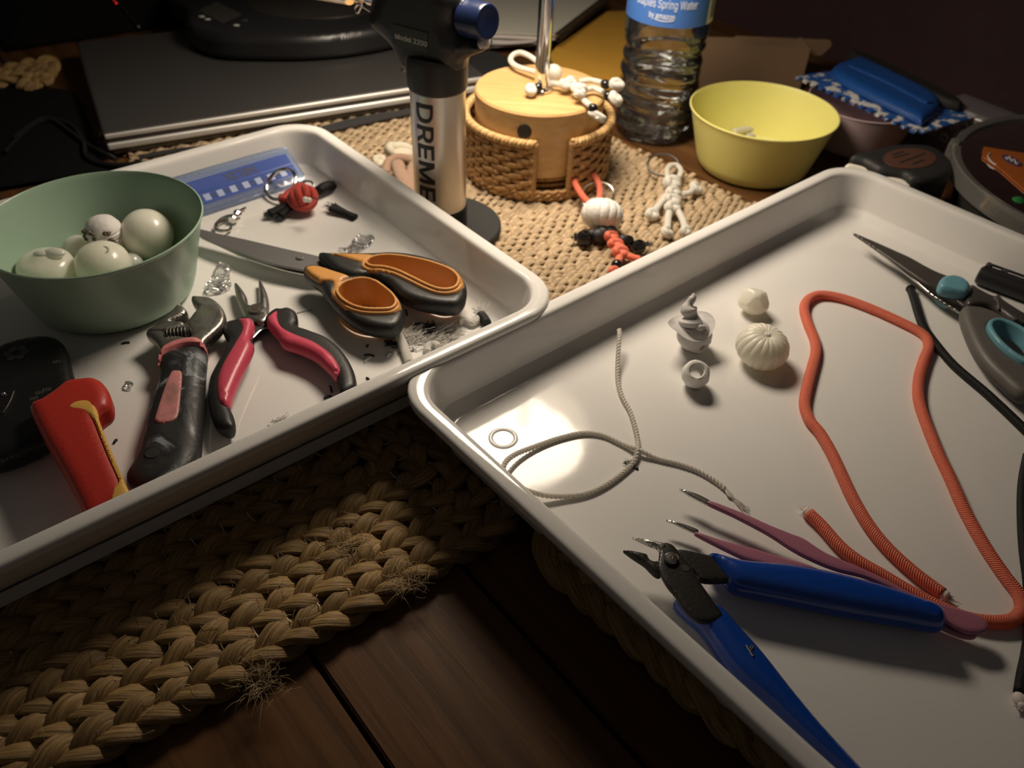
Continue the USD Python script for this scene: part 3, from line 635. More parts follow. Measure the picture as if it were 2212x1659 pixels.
arm_l = ZC5([(205, 690), (240, 657), (330, 657), (440, 690), (575, 738), (520, 775), (480, 830), (470, 900), (440, 850), (430, 785), (340, 778), (300, 778), (230, 728)])
for o, h, a, nm in ((up_o, hole_u, arm_u, 'larger'), (lo_o, hole_l, arm_l, 'smaller')):
    zt = SZ + .0055
    oo, hh, aa = grow(o, SZ), grow(h, zt), grow(a, SZ + .002)
    lin = hh.buffer(.0016); body = oo.buffer(.0003).difference(lin.buffer(-.0004))
    part(t, 'handle', pillow(body, SZ - .0022, .0052, .0062, .0045, step=.0014), 'grip_black', label=nm + ' black handle loop')
    rim = lin.difference(hh)
    part(t, 'finger_lining', pillow(rim, (zt + ZL + .0012) / 2, .0006, .0006, .0007, wall=zt - ZL - .0024, step=.0010), 'grip_orange', label='orange lining')
    lip = lin.buffer(.0028).intersection(oo.buffer(-.0012)).union(aa.intersection(oo)).difference(hh.buffer(.0006))
    lip = lip if lip.geom_type == 'Polygon' else max(lip.geoms, key=lambda g: g.area)
    part(t, 'handle_inlay', pillow(lip, SZ + .0008, .0034, .001, .0022, step=.0012), 'grip_orange', label='orange inlay')

# ---- pink handled pliers
plain('grip_pink', (.62, .075, .13), .36); plain('pliers_steel', (.34, .32, .30), .36, 1.0, bump=(420, .0001))
plain('rivet_brown', (.42, .30, .22), .35, 1.0)
PZ = ZL + .0095
c = at(*ZB([(1530, 930)])[0], PZ); t = thing('pliers', 'small cutting pliers with pink and black grips, jaws open', 'pliers', (c[0], c[1], 0))
zz = ZL + .0085
jl = ZB([(1396, 720), (1410, 714), (1440, 745), (1470, 792), (1478, 832), (1500, 852), (1560, 850), (1600, 880), (1612, 930), (1570, 965), (1520, 960), (1470, 930), (1430, 850), (1408, 790)])
jr = ZB([(1540, 692), (1556, 697), (1590, 765), (1604, 830), (1602, 890), (1614, 940), (1580, 990), (1520, 985), (1470, 935), (1455, 890), (1490, 852), (1536, 838), (1543, 790)])
part(t, 'jaw', pillow(smoothpoly(P2(jl, zz), n=70), zz - .003, .0032, .002, .0028, wall=.0016), 'pliers_steel', label='left jaw')
part(t, 'jaw', pillow(smoothpoly(P2(jr, zz - .002), n=70), zz - .0050, .0030, .001, .0028, wall=.0008), 'pliers_steel', label='right jaw')
q = at(*ZB([(1530, 882)])[0], zz + .001); part(t, 'rivet', cyl(.0052, .0026, q, 28, bev=.0009), 'pliers_steel'); part(t, 'rivet_cap', cyl(.0030, .0030, q, 24, bev=.0009), 'rivet_brown')
hl_o = ZB([(1335, 985), (1360, 960), (1410, 948), (1440, 935), (1505, 930), (1518, 970), (1500, 1050), (1516, 1080), (1500, 1130), (1445, 1250), (1395, 1370), (1372, 1450), (1395, 1520), (1406, 1575), (1382, 1604), (1320, 1600), (1275, 1560), (1250, 1470), (1242, 1380), (1255, 1290), (1300, 1200), (1350, 1110), (1362, 1070), (1332, 1020)])
hl_p = ZB([(1418, 937), (1470, 930), (1508, 932), (1515, 970), (1496, 1050), (1514, 1080), (1500, 1130), (1442, 1250), (1392, 1370), (1366, 1452), (1312, 1448), (1290, 1400), (1287, 1300), (1320, 1205), (1390, 1085), (1436, 1000)])
hr_o = ZB([(1583, 942), (1640, 884), (1680, 882), (1722, 876), (1768, 900), (1781, 950), (1776, 985), (1850, 1012), (1960, 1058), (2050, 1140), (2110, 1240), (2131, 1330), (2110, 1366), (2040, 1392), (2014, 1350), (2004, 1278), (1955, 1228), (1880, 1158), (1780, 1110), (1690, 1082), (1650, 1030)])
hr_p = ZB([(1587, 942), (1640, 886), (1664, 886), (1666, 930), (1690, 980), (1760, 1020), (1880, 1068), (1982, 1140), (2036, 1218), (2036, 1250), (2004, 1276), (1958, 1230), (1880, 1160), (1780, 1112), (1690, 1082), (1654, 1030)])
for o, p_, nm in ((hl_o, hl_p, 'left'), (hr_o, hr_p, 'right')):
    oo, pp = grow(o, PZ), grow(p_, PZ + .003)
    part(t, 'grip', pillow(oo, PZ - .0008, .0036, .0076, .0040, step=.0011), 'grip_black', label=nm + ' black grip')
    part(t, 'grip_inlay', pillow(pp, PZ - .0008, .0056, .003, .0040, step=.0011), 'grip_pink', label=nm + ' pink grip inlay')
jb = ZB([(1505, 925), (1590, 925), (1612, 975), (1560, 1010), (1500, 1040), (1492, 980)])
part(t, 'joint', pillow(grow(jb, zz - .003), zz - .004, .0025, .003, .002), 'black_matte')
sp = [at(x, y, ZL + .006) for x, y in ZB([(1502, 1045), (1555, 995), (1610, 990), (1660, 1010)])]; m, _ = tube(spline(sp, 20), .0014, .0004, sides=6); part(t, 'return_spring', m, 'steel')

# ---- adjustable wrench with a paint-smeared handle
n = {'t': ('texture_coordinate', {}), 'n': ('noise_texture', {'scale': 34, 'detail': 7.0, 'roughness': .62, 'distortion': 1.2}), 'r': ('rgb_ramp', {'ramp': [(.53, (.016, .016, .017)), (.58, (.06, .066, .075)), (.63, (.30, .32, .34)), (.68, (.10, .11, .12)), (.74, (.02, .02, .02))]}),
     'b': ('bump', {'strength': .6, 'distance': .0006}), 'r2': ('rgb_ramp', {'ramp': [(.45, (.6, .6, .6)), (.6, (.28, .28, .28))]}), 'p': ('principled_bsdf', {'roughness': .5})}
mat('grip_smeared', n, [('t.object', 'n.vector'), ('n.fac', 'r.fac'), ('r.color', 'p.base_color'), ('n.fac', 'r2.fac'), ('r2.color', 'p.roughness'), ('n.fac', 'b.height'), ('b.normal', 'p.normal')])
plain('grip_dusty_pink', (.60, .24, .24), .5, var=(110, (.34, .17, .15), .45, .68)); plain('collar_pink', (.66, .22, .22), .45)
WZ = ZL + .0125
ho = ZA([(944, 330), (948, 400), (936, 470), (902, 580), (872, 680), (846, 800), (800, 930), (748, 1015), (752, 1070), (802, 1106), (880, 1116), (980, 1096), (1080, 1056), (1150, 985), (1190, 900), (1202, 800), (1206, 700), (1216, 550), (1226, 400), (1228, 290), (1150, 262), (1050, 280), (975, 310)])
c = at(380, 900, WZ); t = thing('adjustable_wrench', 'adjustable wrench with a scuffed black handle and pink inset', 'wrench', (c[0], c[1], 0))
hp = grow(ho, WZ, n=120); hc = P2(ZA([(905, 902)]), WZ + .004)[0]; hpx = mmpp(at(*ZA([(905, 902)])[0], WZ))
hole = shapely.affinity.rotate(shapely.affinity.scale(sg.Point(*hc).buffer(1, 24), 43 / 2.765 * hpx, 43 / 2.765 * hpx * .95), -10)
part(t, 'handle', pillow(hp, WZ - .0035, .0065, .0085, .0085, step=.0013), 'grip_smeared')
part(t, 'hanging_hole', slab(hole, WZ + .0006, WZ + .0034, .0003, .001), 'black_matte')
ip = grow(ZA([(1020, 421), (1050, 411), (1076, 413), (1088, 432), (1086, 490), (1078, 580), (1066, 672), (1036, 712), (965, 730), (922, 712), (925, 680), (950, 600), (988, 490)]), WZ + .0035)
part(t, 'handle_inset', pillow(ip, WZ + .0022, .0016, .001, .0012), 'grip_dusty_pink')
co = grow(ZA([(938, 352), (950, 305), (985, 275), (1050, 246), (1150, 228), (1206, 234), (1230, 268), (1229, 300), (1180, 288), (1110, 288), (1040, 308), (985, 335), (944, 382)]), WZ)
part(t, 'collar', pillow(co, WZ - .0035, .0072, .008, .004, step=.0011), 'collar_pink')
hz = ZL + .0135
fx = ZB([(1140, 800), (1205, 796), (1265, 808), (1318, 850), (1344, 900), (1340, 950), (1300, 1000), (1230, 1062), (1215, 1085), (1130, 1095), (1030, 1130), (962, 1118), (935, 1075), (905, 1040), (868, 1012), (900, 985), (965, 985), (985, 1012), (1130, 1040), (1118, 985), (1110, 960), (1150, 900), (1182, 862), (1160, 845)])
part(t, 'head', pillow(grow(fx, hz, n=150), hz - .0035, .0032, .0034, .0022, wall=.0018), 'steel_rough', label='steel head with fixed jaw')
mv = ZB([(1062, 838), (1082, 845), (1116, 886), (1062, 925), (1022, 944), (1092, 948), (1096, 975), (1000, 1004), (905, 1010), (872, 1002), (905, 978), (1010, 890)])
part(t, 'movable_jaw', pillow(grow(mv, hz + .001, n=90), hz - .003, .0036, .003, .0018, wall=.0016), 'steel_rough')
a, b_ = at(*ZB([(1003, 1042)])[0], hz - .002), at(*ZB([(1132, 1026)])[0], hz - .002); s = np.linspace(0, 1, 120)
m, _ = tube(a + np.outer(s, b_ - a), .0042 + .0009 * np.sign(np.sin(s * 2 * np.pi * 6)) * np.abs(np.sin(s * 2 * np.pi * 6)) ** .5, sides=20); part(t, 'adjusting_screw', m, 'steel_dark')

# ---- red and yellow tool handle
plain('grip_red', (.52, .035, .022), .42, bump=(500, .00012)); plain('grip_yellow', (.80, .47, .10), .42)
KZ = ZL + .023
o = ZA([(178, 632), (250, 590), (330, 535), (400, 482), (480, 470), (560, 464), (615, 490), (650, 540), (661, 590), (650, 635), (600, 672), (584, 700), (620, 800), (660, 895), (702, 990), (795, 1200), (860, 1345), (760, 1440), (600, 1480), (520, 1310), (420, 1110), (330, 945), (240, 785)])
c = at(180, 960, KZ); t = thing('utility_knife', 'red and yellow plastic tool handle leaning at the front of the left tray', 'knife', (c[0], c[1], 0))
tilt = None
inL = sg.Polygon([LC + LE1 * a * (TR_W / 2 - .0112) + LE2 * b * (TR_S / 2 - .0112) for a, b in ((1, 1), (-1, 1), (-1, -1), (1, -1))])
part(t, 'handle', pillow(grow(o, KZ, n=130).intersection(inL), KZ - .0045, .0048, .005, .0055, wall=.006, step=.0013), 'grip_red')
yi = ZA([(398, 637), (440, 602), (510, 588), (558, 602), (582, 660), (590, 705), (622, 795), (662, 890), (702, 985), (745, 1080), (792, 1195), (740, 1240), (690, 1246), (660, 1200), (668, 1130), (704, 1080), (680, 1010), (648, 945), (590, 800), (552, 712), (490, 666), (425, 656)])
part(t, 'inlay', pillow(grow(yi, KZ + .0025, n=120).intersection(inL), KZ + .0012, .0022, .002, .0018, step=.0011), 'grip_yellow')

# ---- black case at the left edge
plain('case_black', (.010, .010, .010), .35, bump=(260, .0004)); plain('case_mark', (.10, .10, .095), .5)
CZ = ZL + .016
o = [(-130, 790), (-60, 765), (0, 735), (40, 722), (80, 717), (120, 722), (140, 745), (152, 790), (165, 850), (150, 900), (60, 960), (-60, 990), (-150, 930)]
c = at(40, 840, CZ); t = thing('zip_case', 'black glossy case with a faint flower emblem at the tray\'s left end', 'case', (c[0], c[1], 0))
part(t, 'body', pillow(grow(o, CZ), CZ - .005, .005, .010, .006, step=.002), 'case_black')
fl = []
q = P2([(36, 763)], CZ)[0]; px = mmpp(at(36, 763, CZ))
for k in range(6):
    a = k * math.pi / 3 + .3; fl.append(slab(sg.Point(q[0] + 17 * px * math.cos(a), q[1] + 17 * px * math.sin(a)).buffer(9 * px), CZ, CZ + .0003, .0001, .001))
part(t, 'flower_emblem', fl, 'case_mark')
tx = []
for x, y in ((72, 862), (84, 850), (100, 843), (121, 783)):
    q = at(x, y, CZ)
    for k in range(5): tx.append(box(.0003, .0028 - .0004 * (k % 2), .00015, (q[0] + (k - 2) * .0007, q[1] + .0003 * k, CZ), .5))
part(t, 'worn_print', tx, 'case_mark')
zp = [at(x, y, CZ + .0006) for x, y in ((30, 845), (22, 865), (14, 880), (6, 892))]; m, _ = tube(spline(zp, 16), .0004, sides=6); part(t, 'zip_thread', m, 'nickel')
part(t, 'rivet', ball(.0012, at(8, 852, CZ)), 'nickel')

# ================================================================== things in the right tray
def ZE(p): return Zm(1000, 750, 3.3515, p)
def ZF5(p): return Zm(1300, 1020, 2.4254, p)
def ZH(p): return Zm(1200, 1080, 4.424, p)
def ZS(p): return Zm(1850, 450, 5.53, p)
def Z7(p): return Zm(1400, 450, 2.724, p)
# ---- long orange cord
braidmat('cord_orange', (.74, .11, .06), (.97, .29, .17), 4, 900, .00022, trans=.22)
plain('core_white', (.78, .70, .66), .6)
def cordpath(pts, z, n, lifts=()):
    p = np.array([at(x, y, z) for x, y in pts]); q = spline(p, n)
    for (x, y), h, r in lifts:
        c = at(x, y, z)[:2]; d = np.linalg.norm(q[:, :2] - c, axis=1); q[:, 2] += h * np.exp(-(d / r) ** 2)
    return q
def frayed(parent, tip, d, w, n, ln, name, material, th=.0005):
    d = np.asarray(d, float); d = d / np.linalg.norm(d); fr = []
    for k in range(n):
        o = nrg.normal(0, w, 3) * [1, 1, .6]; o[2] = abs(o[2]) * .5; e = d * ln * nrg.uniform(.3, 1.2) + nrg.normal(0, ln * .22, 3) * [1, 1, .3]
        fr.append(np.array([tip + o - d * ln * .3, tip + o + e * .5, tip + o * 1.4 + e]))
    curves(parent, name, fr, th, material)
CR = .0029
pa = [(1747, 1109), (1774, 1135), (1815, 1181), (1857, 1214), (1910, 1245), (1962, 1276), (2010, 1302), (2060, 1325), (2100, 1338), (2133, 1343), (2157, 1344), (2188, 1339), (2207, 1318), (2200, 1284), (2166, 1238), (2125, 1177), (2083, 1102), (2050, 1028), (2020, 964), (1987, 875), (1984, 824), (1995, 780), (2006, 748), (1992, 721), (1932, 689), (1870, 662), (1815, 643), (1771, 637), (1746, 647), (1737, 668), (1746, 701), (1759, 733), (1762, 762), (1753, 799), (1742, 843), (1738, 876), (1749, 908), (1771, 935), (1796, 978), (1822, 1034), (1843, 1078), (1877, 1135), (1918, 1185), (1976, 1238), (2036, 1283)]
q = cordpath(pa, ZF + CR * .92, 460)
c = q[len(q) // 2]; t = thing('cord', 'long orange braided cord curving in a loop across the right tray', 'cord', (c[0], c[1], 0))
m, uv = tube(q, CR * 1.05, CR * .92, sides=14); part(t, 'sheath', m, 'cord_orange', uv=uv)
for e, pr in ((0, 3), (-1, -4)):
    d = q[e] - q[pr]; d /= np.linalg.norm(d); part(t, 'core', align(cyl(CR * .86, .0034, n=16, bev=.0009), d, q[e] + d * .0008), 'core_white', label='white core at the cut end')
    frayed(t, q[e] + d * .002, d, .0010, 26, .0024, 'frayed_fibre', 'core_white', .0004)
# ---- black cords
pb = [(1967, 624), (1975, 648), (1984, 678), (1994, 704), (2016, 736), (2061, 789), (2134, 852), (2212, 926), (2270, 985), (2330, 1050)]
q = cordpath(pb, ZF + .0025, 160); c = q[40]; t = thing('cord', 'black braided cord running past the teal scissors to the right edge', 'cord', (c[0], c[1], 0))
m, uv = tube(q, .0026, .0023, sides=12); part(t, 'sheath', m, 'cord_black', uv=uv)
d = q[0] - q[3]; part(t, 'melted_tip', align(cyl(.0030, .0022, n=16, bev=.0007), d, q[0]), 'black_gloss')
pb = [(2222, 985), (2212, 1040), (2210, 1100), (2214, 1180), (2224, 1260), (2229, 1340), (2221, 1410), (2211, 1460), (2205, 1498)]
q = cordpath(pb, ZF + .0025, 110); c = q[40]; t = thing('cord', 'black braided cord with a white frayed end at the right edge of the tray', 'cord', (c[0], c[1], 0))
m, uv = tube(q, .0028, .0024, sides=12); part(t, 'sheath', m, 'cord_black', uv=uv)
d = q[-1] - q[-4]; d /= np.linalg.norm(d); part(t, 'core', [ball(.0026, q[-1] + d * .003, (1, 1.2, .8)), ball(.0018, q[-1] + d * .006 + [.001, 0, 0])], 'core_white', smooth=True); frayed(t, q[-1] + d * .004, d, .001, 24, .003, 'frayed_fibre', 'core_white', .0004)

# ---- white twisted string
plain('string_white', (.86, .83, .77), .5, trans=.45)
pw = [(1333, 741), (1334, 752), (1332.7, 786), (1334, 822), (1343, 856), (1361, 890), (1373, 929), (1378, 965), (1371, 995), (1352, 1016), (1313, 1045), (1268, 1066), (1215, 1074), (1167, 1075), (1118, 1066), (1088, 1042), (1092, 1013), (1119, 986), (1167, 962), (1215, 945), (1263, 935.6), (1304, 941), (1343, 959), (1382, 978), (1424, 992), (1465, 1002), (1507, 1017), (1546, 1040), (1566, 1056)]
q = cordpath(pw, ZF + .0014, 520, [((1338, 748), .010, .02), ((1380, 977), .0016, .006), ((1100, 1040), .006, .018)])
# where the string crosses itself its second run lies on top
c = q[150]; t = thing('string', 'thin white twisted string lying in an open loop by the tray\'s near corner', 'string', (c[0], c[1], 0))
s = np.r_[0, np.cumsum(np.linalg.norm(np.diff(q, axis=0), axis=1))]; qq = np.array([np.interp(np.linspace(0, s[-1], 1500), s, q[:, i]) for i in range(3)]).T; s = np.linspace(0, s[-1], 1500)
tg = np.gradient(qq, axis=0); tg /= np.linalg.norm(tg, axis=1, keepdims=True); a = np.cross([0, 0, 1.], tg); a /= np.linalg.norm(a, axis=1, keepdims=True); b_ = np.cross(tg, a)
for k in range(2):
    ph = 2 * np.pi * s / .0042 + k * np.pi; m, uv = tube(qq + .00055 * (np.cos(ph)[:, None] * a + np.sin(ph)[:, None] * b_), .00085, sides=10); part(t, 'ply', m, 'string_white', smooth=True)
A, B = at(1566, 1056, ZF + .0015), at(1600, 1092, ZF + .001)
for k in range(6):
    w_ = nrg.normal(0, .0009, (4, 3)) * [1, 1, .3]; w_[0] = 0; p = np.array([A + (B - A) * f for f in (0, .35, .7, 1.0)]) + w_; p[:, 2] = np.maximum(p[:, 2], ZF + .0006)
    if k == 0: part(t, 'frayed_ply', tube(spline(p, 16), np.linspace(.0007, .0003, 16), sides=6)[0], 'string_white')
    else: part(t, 'frayed_ply', tube(spline(p, 16), np.linspace(.0005, .0002, 16), sides=5)[0], 'string_white')
frayed(t, B, B - A, .0008, 40, .004, 'frayed_fibre', 'string_white', .00018)

# ---- tweezers
plain('tweezer_pink', (.40, .15, .22), .42, .0, coat=.3); plain('tweezer_steel', (.6, .58, .55), .25, 1.0)
TZ = ZF + .0095
c = at(1640, 1140, TZ); t = thing('tweezers', 'dusty pink fine-point tweezers with bare steel tips, beside the blue cutters', 'tweezers', (c[0], c[1], 0))
ua = ZF5([(566, 146), (640, 170), (760, 218), (880, 272), (1000, 320), (1062, 345), (1180, 420), (1350, 492), (1500, 562), (1640, 636), (1830, 700), (1960, 738), (2015, 772), (2030, 803), (2022, 828), (1985, 840), (1900, 832), (1790, 770), (1640, 668), (1500, 600), (1380, 548), (1240, 512), (1120, 466), (1005, 408), (870, 322), (700, 232), (556, 164)])
ut = ZF5([(408, 81), (450, 92), (510, 112), (574, 148), (562, 166), (500, 138), (450, 110)])
la = ZF5([(502, 293), (560, 310), (640, 335), (800, 376), (950, 420), (1060, 450), (1200, 500), (1350, 552), (1500, 605), (1640, 660), (1800, 722), (1960, 790), (1985, 835), (1900, 830), (1700, 745), (1500, 662), (1300, 600), (1100, 540), (950, 492), (850, 460), (760, 436), (620, 372), (496, 308)])
lt = ZF5([(339, 243), (400, 255), (450, 270), (508, 294), (498, 312), (440, 288), (390, 266)])
def lift(k): return lambda x, y: np.clip((np.hypot(x - tail[0], y - tail[1]) - .01) / .13, 0, 1) * k
tail = at(2120, 1345, TZ)[:2]
part(t, 'arm', pillow(grow(la, TZ), TZ - .0050, .0013, .0010, .0022, wall=.0006, step=.0011, tilt=lift(.002)), 'tweezer_pink', label='lower arm'); part(t, 'tip', slab(grow(lt, TZ - .002), TZ - .0062, TZ - .0042, .0008, .0008, tilt=lift(.002)), 'tweezer_steel')
part(t, 'arm', pillow(grow(ua, TZ), TZ - .0012, .0013, .0010, .0022, wall=.0006, step=.0011), 'tweezer_pink', label='upper arm'); part(t, 'tip', slab(grow(ut, TZ), TZ - .0022, TZ - .0002, .0008, .0008), 'tweezer_steel')

# ---- blue flush cutters
plain('cutter_black', (.035, .034, .032), .34, .6, bump=(600, .00008)); plain('cutter_bright', (.62, .60, .56), .3, 1.0, bump=(800, .0001))
plain('grip_blue', (.006, .055, .34), .25, coat=.5)
BZ_ = ZF + .0165
c = at(1480, 1230, BZ_); t = thing('flush_cutters', 'blue handled flush cutters, open, with small black jaws', 'cutters', (c[0], c[1], 0))
fp = ZH([(1000, 470), (1040, 400), (1110, 414), (1160, 458), (1190, 500), (1262, 580), (1332, 690), (1402, 800), (1520, 970), (1600, 1110), (1400, 1160), (1250, 1060), (1150, 910), (1060, 800), (1002, 690), (980, 620), (990, 545)])
j1 = ZH([(738, 343), (870, 362), (1040, 397), (1085, 420), (1060, 470), (1004, 492), (972, 450), (920, 432), (850, 402)])
j2 = ZH([(650, 464), (760, 474), (872, 500), (888, 517), (904, 550), (942, 570), (985, 566), (1010, 620), (1010, 716), (962, 716), (900, 662), (850, 612), (750, 546), (700, 510)])
ba = ZH([(1110, 560), (1180, 468), (1450, 520), (1500, 530), (1750, 580), (1850, 700), (1700, 760), (1420, 768), (1330, 690), (1240, 640)])
part(t, 'front_plate', pillow(smoothpoly(P2(fp, BZ_), n=110), BZ_ - .0014, .0010, .001, .0012, wall=.0008), 'cutter_black')
part(t, 'jaw', pillow(smoothpoly(P2(j1, BZ_), n=80), BZ_ - .0016, .0018, .001, .0026, wall=.0006), 'cutter_bright', label='upper jaw, bare bright steel')
part(t, 'jaw', pillow(smoothpoly(P2(j2, BZ_ - .002), n=80), BZ_ - .0040, .0022, .001, .0030, wall=.0006), 'cutter_black', label='lower jaw')
part(t, 'back_plate', pillow(smoothpoly(P2(ba, BZ_ - .004), n=80), BZ_ - .0056, .0012, .001, .0012, wall=.0016), 'cutter_black')
q = at(*ZH([(1108, 560)])[0], BZ_ + .0008); part(t, 'pivot_pin', lathe([(0, -.001), (.0031, -.001), (.0031, .0004), (.0025, .0009), (.0006, .0010), (.0004, .0007), (0, .0007)], 28, q), 'nickel')
q = at(*ZH([(1240, 650)])[0], BZ_); part(t, 'rivet_hole', cyl(.0017, .0003, q + [0, 0, .00005], 20), 'black_matte')
h1 = ZF5([(556, 426), (578, 412), (640, 424), (720, 446), (850, 460), (1000, 474), (1200, 510), (1450, 574), (1650, 640), (1772, 688), (1811, 732), (1816, 775), (1780, 798), (1600, 766), (1300, 716), (1000, 656), (800, 616), (698, 588), (640, 532), (592, 472)])
h2 = ZF5([(380, 666), (400, 646), (440, 640), (500, 655), (592, 676), (650, 710), (740, 810), (850, 932), (1000, 1120), (1150, 1300), (1380, 1550), (1500, 1680), (1480, 1740), (1400, 1740), (1230, 1552), (1100, 1430), (900, 1232), (760, 1112), (680, 1030), (610, 930), (520, 800), (432, 722)])
for o, nm in ((h1, 'upper'), (h2, 'lower')):
    oo = grow(o, BZ_ - .003); part(t, 'grip', pillow(oo, BZ_ - .0065, .0062, .0085, .0062, step=.0014), 'grip_blue', label=nm + ' blue dipped grip')
    core = oo.buffer(-.0018); part(t, 'grip_ridge', pillow(core, BZ_ - .0085, .0050, .005, .0048, step=.0016), 'grip_blue') if False else None
q = P2(ZF5([(775, 930)]), BZ_)[0]; part(t, 'scuff', [tube(spline([at(*ZF5([p])[0], BZ_ - .0001) for p in ((760, 905), (775, 930), (790, 905))], 10), .0005, sides=6)[0], tube(spline([at(*ZF5([p])[0], BZ_ - .0001) for p in ((776, 930), (785, 950), (795, 962))], 10), .0005, sides=6)[0]], 'nickel')

# ---- teal and grey scissors
plain('scissor_grey', (.095, .085, .08), .36, .35); plain('grip_teal', (.15, .36, .44), .4); plain('grip_charcoal', (.13, .12, .11), .5)
VZ = ZF + .014
c = at(2060, 600, VZ); t = thing('scissors', 'grey pointed scissors with teal grips at the far right of the right tray', 'scissors', (c[0], c[1], 0))
b1 = ZS([(-32, 294), (120, 352), (300, 430), (480, 510), (650, 588), (800, 672), (940, 745), (1080, 800), (1250, 850), (1380, 950), (1330, 1165), (1180, 1080), (1000, 960), (830, 880), (650, 762), (520, 672), (300, 520), (120, 400)])
b2 = ZS([(40, 335), (300, 500), (540, 690), (760, 830), (1000, 985), (1200, 1110), (1330, 1185), (1280, 1245), (1100, 1150), (900, 1020), (700, 850), (500, 690), (250, 490)])
part(t, 'blade', slab(grow(b2, VZ - .004), VZ - .0062, VZ - .0042, .0006, tilt=None), 'scissor_edge', label='lower blade')
part(t, 'blade', slab(grow(b1, VZ), VZ - .0018, VZ, .0005), 'scissor_grey', label='upper blade')
ha = ZS([(1310, 1165), (1345, 940), (1480, 1005), (1620, 1072), (1690, 1048), (1760, 1130), (2002, 1285), (2250, 1420), (2420, 1600), (2420, 1800), (2200, 1640), (2010, 1440), (1850, 1350), (1600, 1192)])
part(t, 'handle', pillow(grow(ha, VZ, n=120), VZ - .0010, .0030, .003, .003, wall=.002), 'scissor_grey', label='upper handle arm')
hb = Z7([(1848, 600), (1884, 556), (1950, 570), (2040, 600), (2130, 650), (2230, 715), (2330, 820), (2380, 960), (2340, 1080), (2212, 1085), (2090, 992), (1980, 882), (1905, 760)])
hh = Z7([(2018, 705), (2052, 676), (2120, 690), (2212, 742), (2270, 820), (2280, 890), (2230, 910), (2140, 855), (2060, 780)])
hbp, hhp = grow(hb, VZ), grow(hh, VZ + .001)
part(t, 'handle', pillow(hbp.difference(hhp.buffer(.0006)), VZ - .004, .0048, .006, .0040), 'grip_charcoal', label='lower handle loop')
rim = hhp.buffer(.0026).difference(hhp.buffer(-.0006)); part(t, 'finger_lining', pillow(rim, VZ - .002, .0014, .002, .0014, wall=.0085, step=.0011), 'grip_teal', label='teal lining')
ov = ZS([(985, 905), (995, 860), (1030, 825), (1085, 806), (1180, 806), (1290, 848), (1355, 915), (1345, 990), (1300, 1015), (1180, 995), (1060, 965), (1005, 940)])
part(t, 'pivot_knob', pillow(grow(ov, VZ + .005), VZ + .0022, .0030, .0024, .0030, wall=.0030, step=.0009), 'grip_teal', label='teal pivot knob')
ov2 = ZS([(930, 1010), (980, 1000), (1080, 1060), (1130, 1130), (1100, 1165), (1000, 1120), (945, 1070)])
part(t, 'pivot_knob', pillow(grow(ov2, VZ - .008), VZ - .0095, .0028, .002, .003), 'grip_teal', label='underside of the teal pivot knob')
cl = ZS([(1622, 1072), (1650, 1048), (1700, 1052), (1722, 1160), (1712, 1195), (1690, 1185), (1668, 1120)])
part(t, 'clip', pillow(grow(cl, VZ + .003), VZ + .0018, .0016, .001, .0012), 'grip_charcoal')
tk = [align(cyl(.0009, .0022, n=10), RE1_ if False else (1, .2, .3), at(*p, VZ + .0018)) for p in ZS([(1880, 1262), (1910, 1340), (1940, 1360), (1975, 1378)])]
part(t, 'rivet', tk, 'black_matte')

# ---- black pen cap
n0, n1 = at(2113, 592, ZF + .0066), at(2245, 640, ZF + .0066); d = (n1 - n0) / np.linalg.norm(n1 - n0); d[2] = 0; d /= np.linalg.norm(d)
t = thing('marker_pen', 'black marker pen with a slotted clip against the far side of the right tray', 'pen', (n0[0], n0[1], 0))
pen = lathe([(0, 0), (.0050, 0), (.0060, .0010), (.0064, .006), (.0066, .055), (.0066, .056), (.0060, .057), (.0060, .13), (0, .13)], 36)
part(t, 'cap', align(pen, d, n0), 'black_plastic')
sd = np.array([-d[1], d[0], 0]); sd = sd if sd[1] > 0 else -sd
cl_ = []
A = n0 + d * .003 + sd * .0036 + np.array([0, 0, .0062])
for o in (-.0024, .0024):
    cl_.append(tube(spline([A + sd * o, A + sd * o + d * .018, A + sd * o + d * .042], 14), .0011, .0008, sides=8)[0])
cl_.append(tube(spline([A - sd * .003, A + sd * .003], 6), .0016, .0010, sides=8)[0]); cl_.append(tube(spline([A + d * .010 - sd * .0026, A + d * .010 + sd * .0026], 6), .0022, .0008, sides=8)[0])
cl_.append(ball(.0016, A + d * .001, (1, 1, .8)))
part(t, 'clip', cl_, 'black_plastic')

# ---- beads standing in the right tray
plain('resin_grey', (.62, .60, .585), .55, bump=(350, .0003)); plain('resin_white', (.76, .745, .70), .5, bump=(420, .0004)); plain('resin_dark', (.30, .28, .26), .7)
plain('glow_cream', (.84, .79, .64), .34, sss=.5, bump=(260, .0002))
hb_ = at(1494, 752, ZF); px = mmpp(hb_); S = 44 * px
t = thing('skull_bead', 'pale grey skull bead wearing a twisted witch hat', 'bead', hb_)
hd = trimesh.creation.icosphere(4, 1.0); v = hd.vertices
fd = np.array([.75, -.62, -.2]); fd /= np.linalg.norm(fd); sdv = np.cross(fd, [0, 0, 1.]); sdv /= np.linalg.norm(sdv); upv = np.cross(sdv, fd)
fx_, fs_, fu_ = v @ fd, v @ sdv, v @ upv
dd = np.ones(len(v))
for s_ in (-1, 1): dd -= .30 * np.exp(-(((fs_ - s_ * .36) / .20) ** 2 + ((fu_ + .05) / .22) ** 2)) * (fx_ > 0)
dd -= .20 * np.exp(-((fs_ / .11) ** 2 + ((fu_ + .38) / .13) ** 2)) * (fx_ > 0); dd -= .22 * np.exp(-((fu_ + .62) / .22) ** 2) * np.clip(np.abs(fs_) * 1.6, 0, 1)
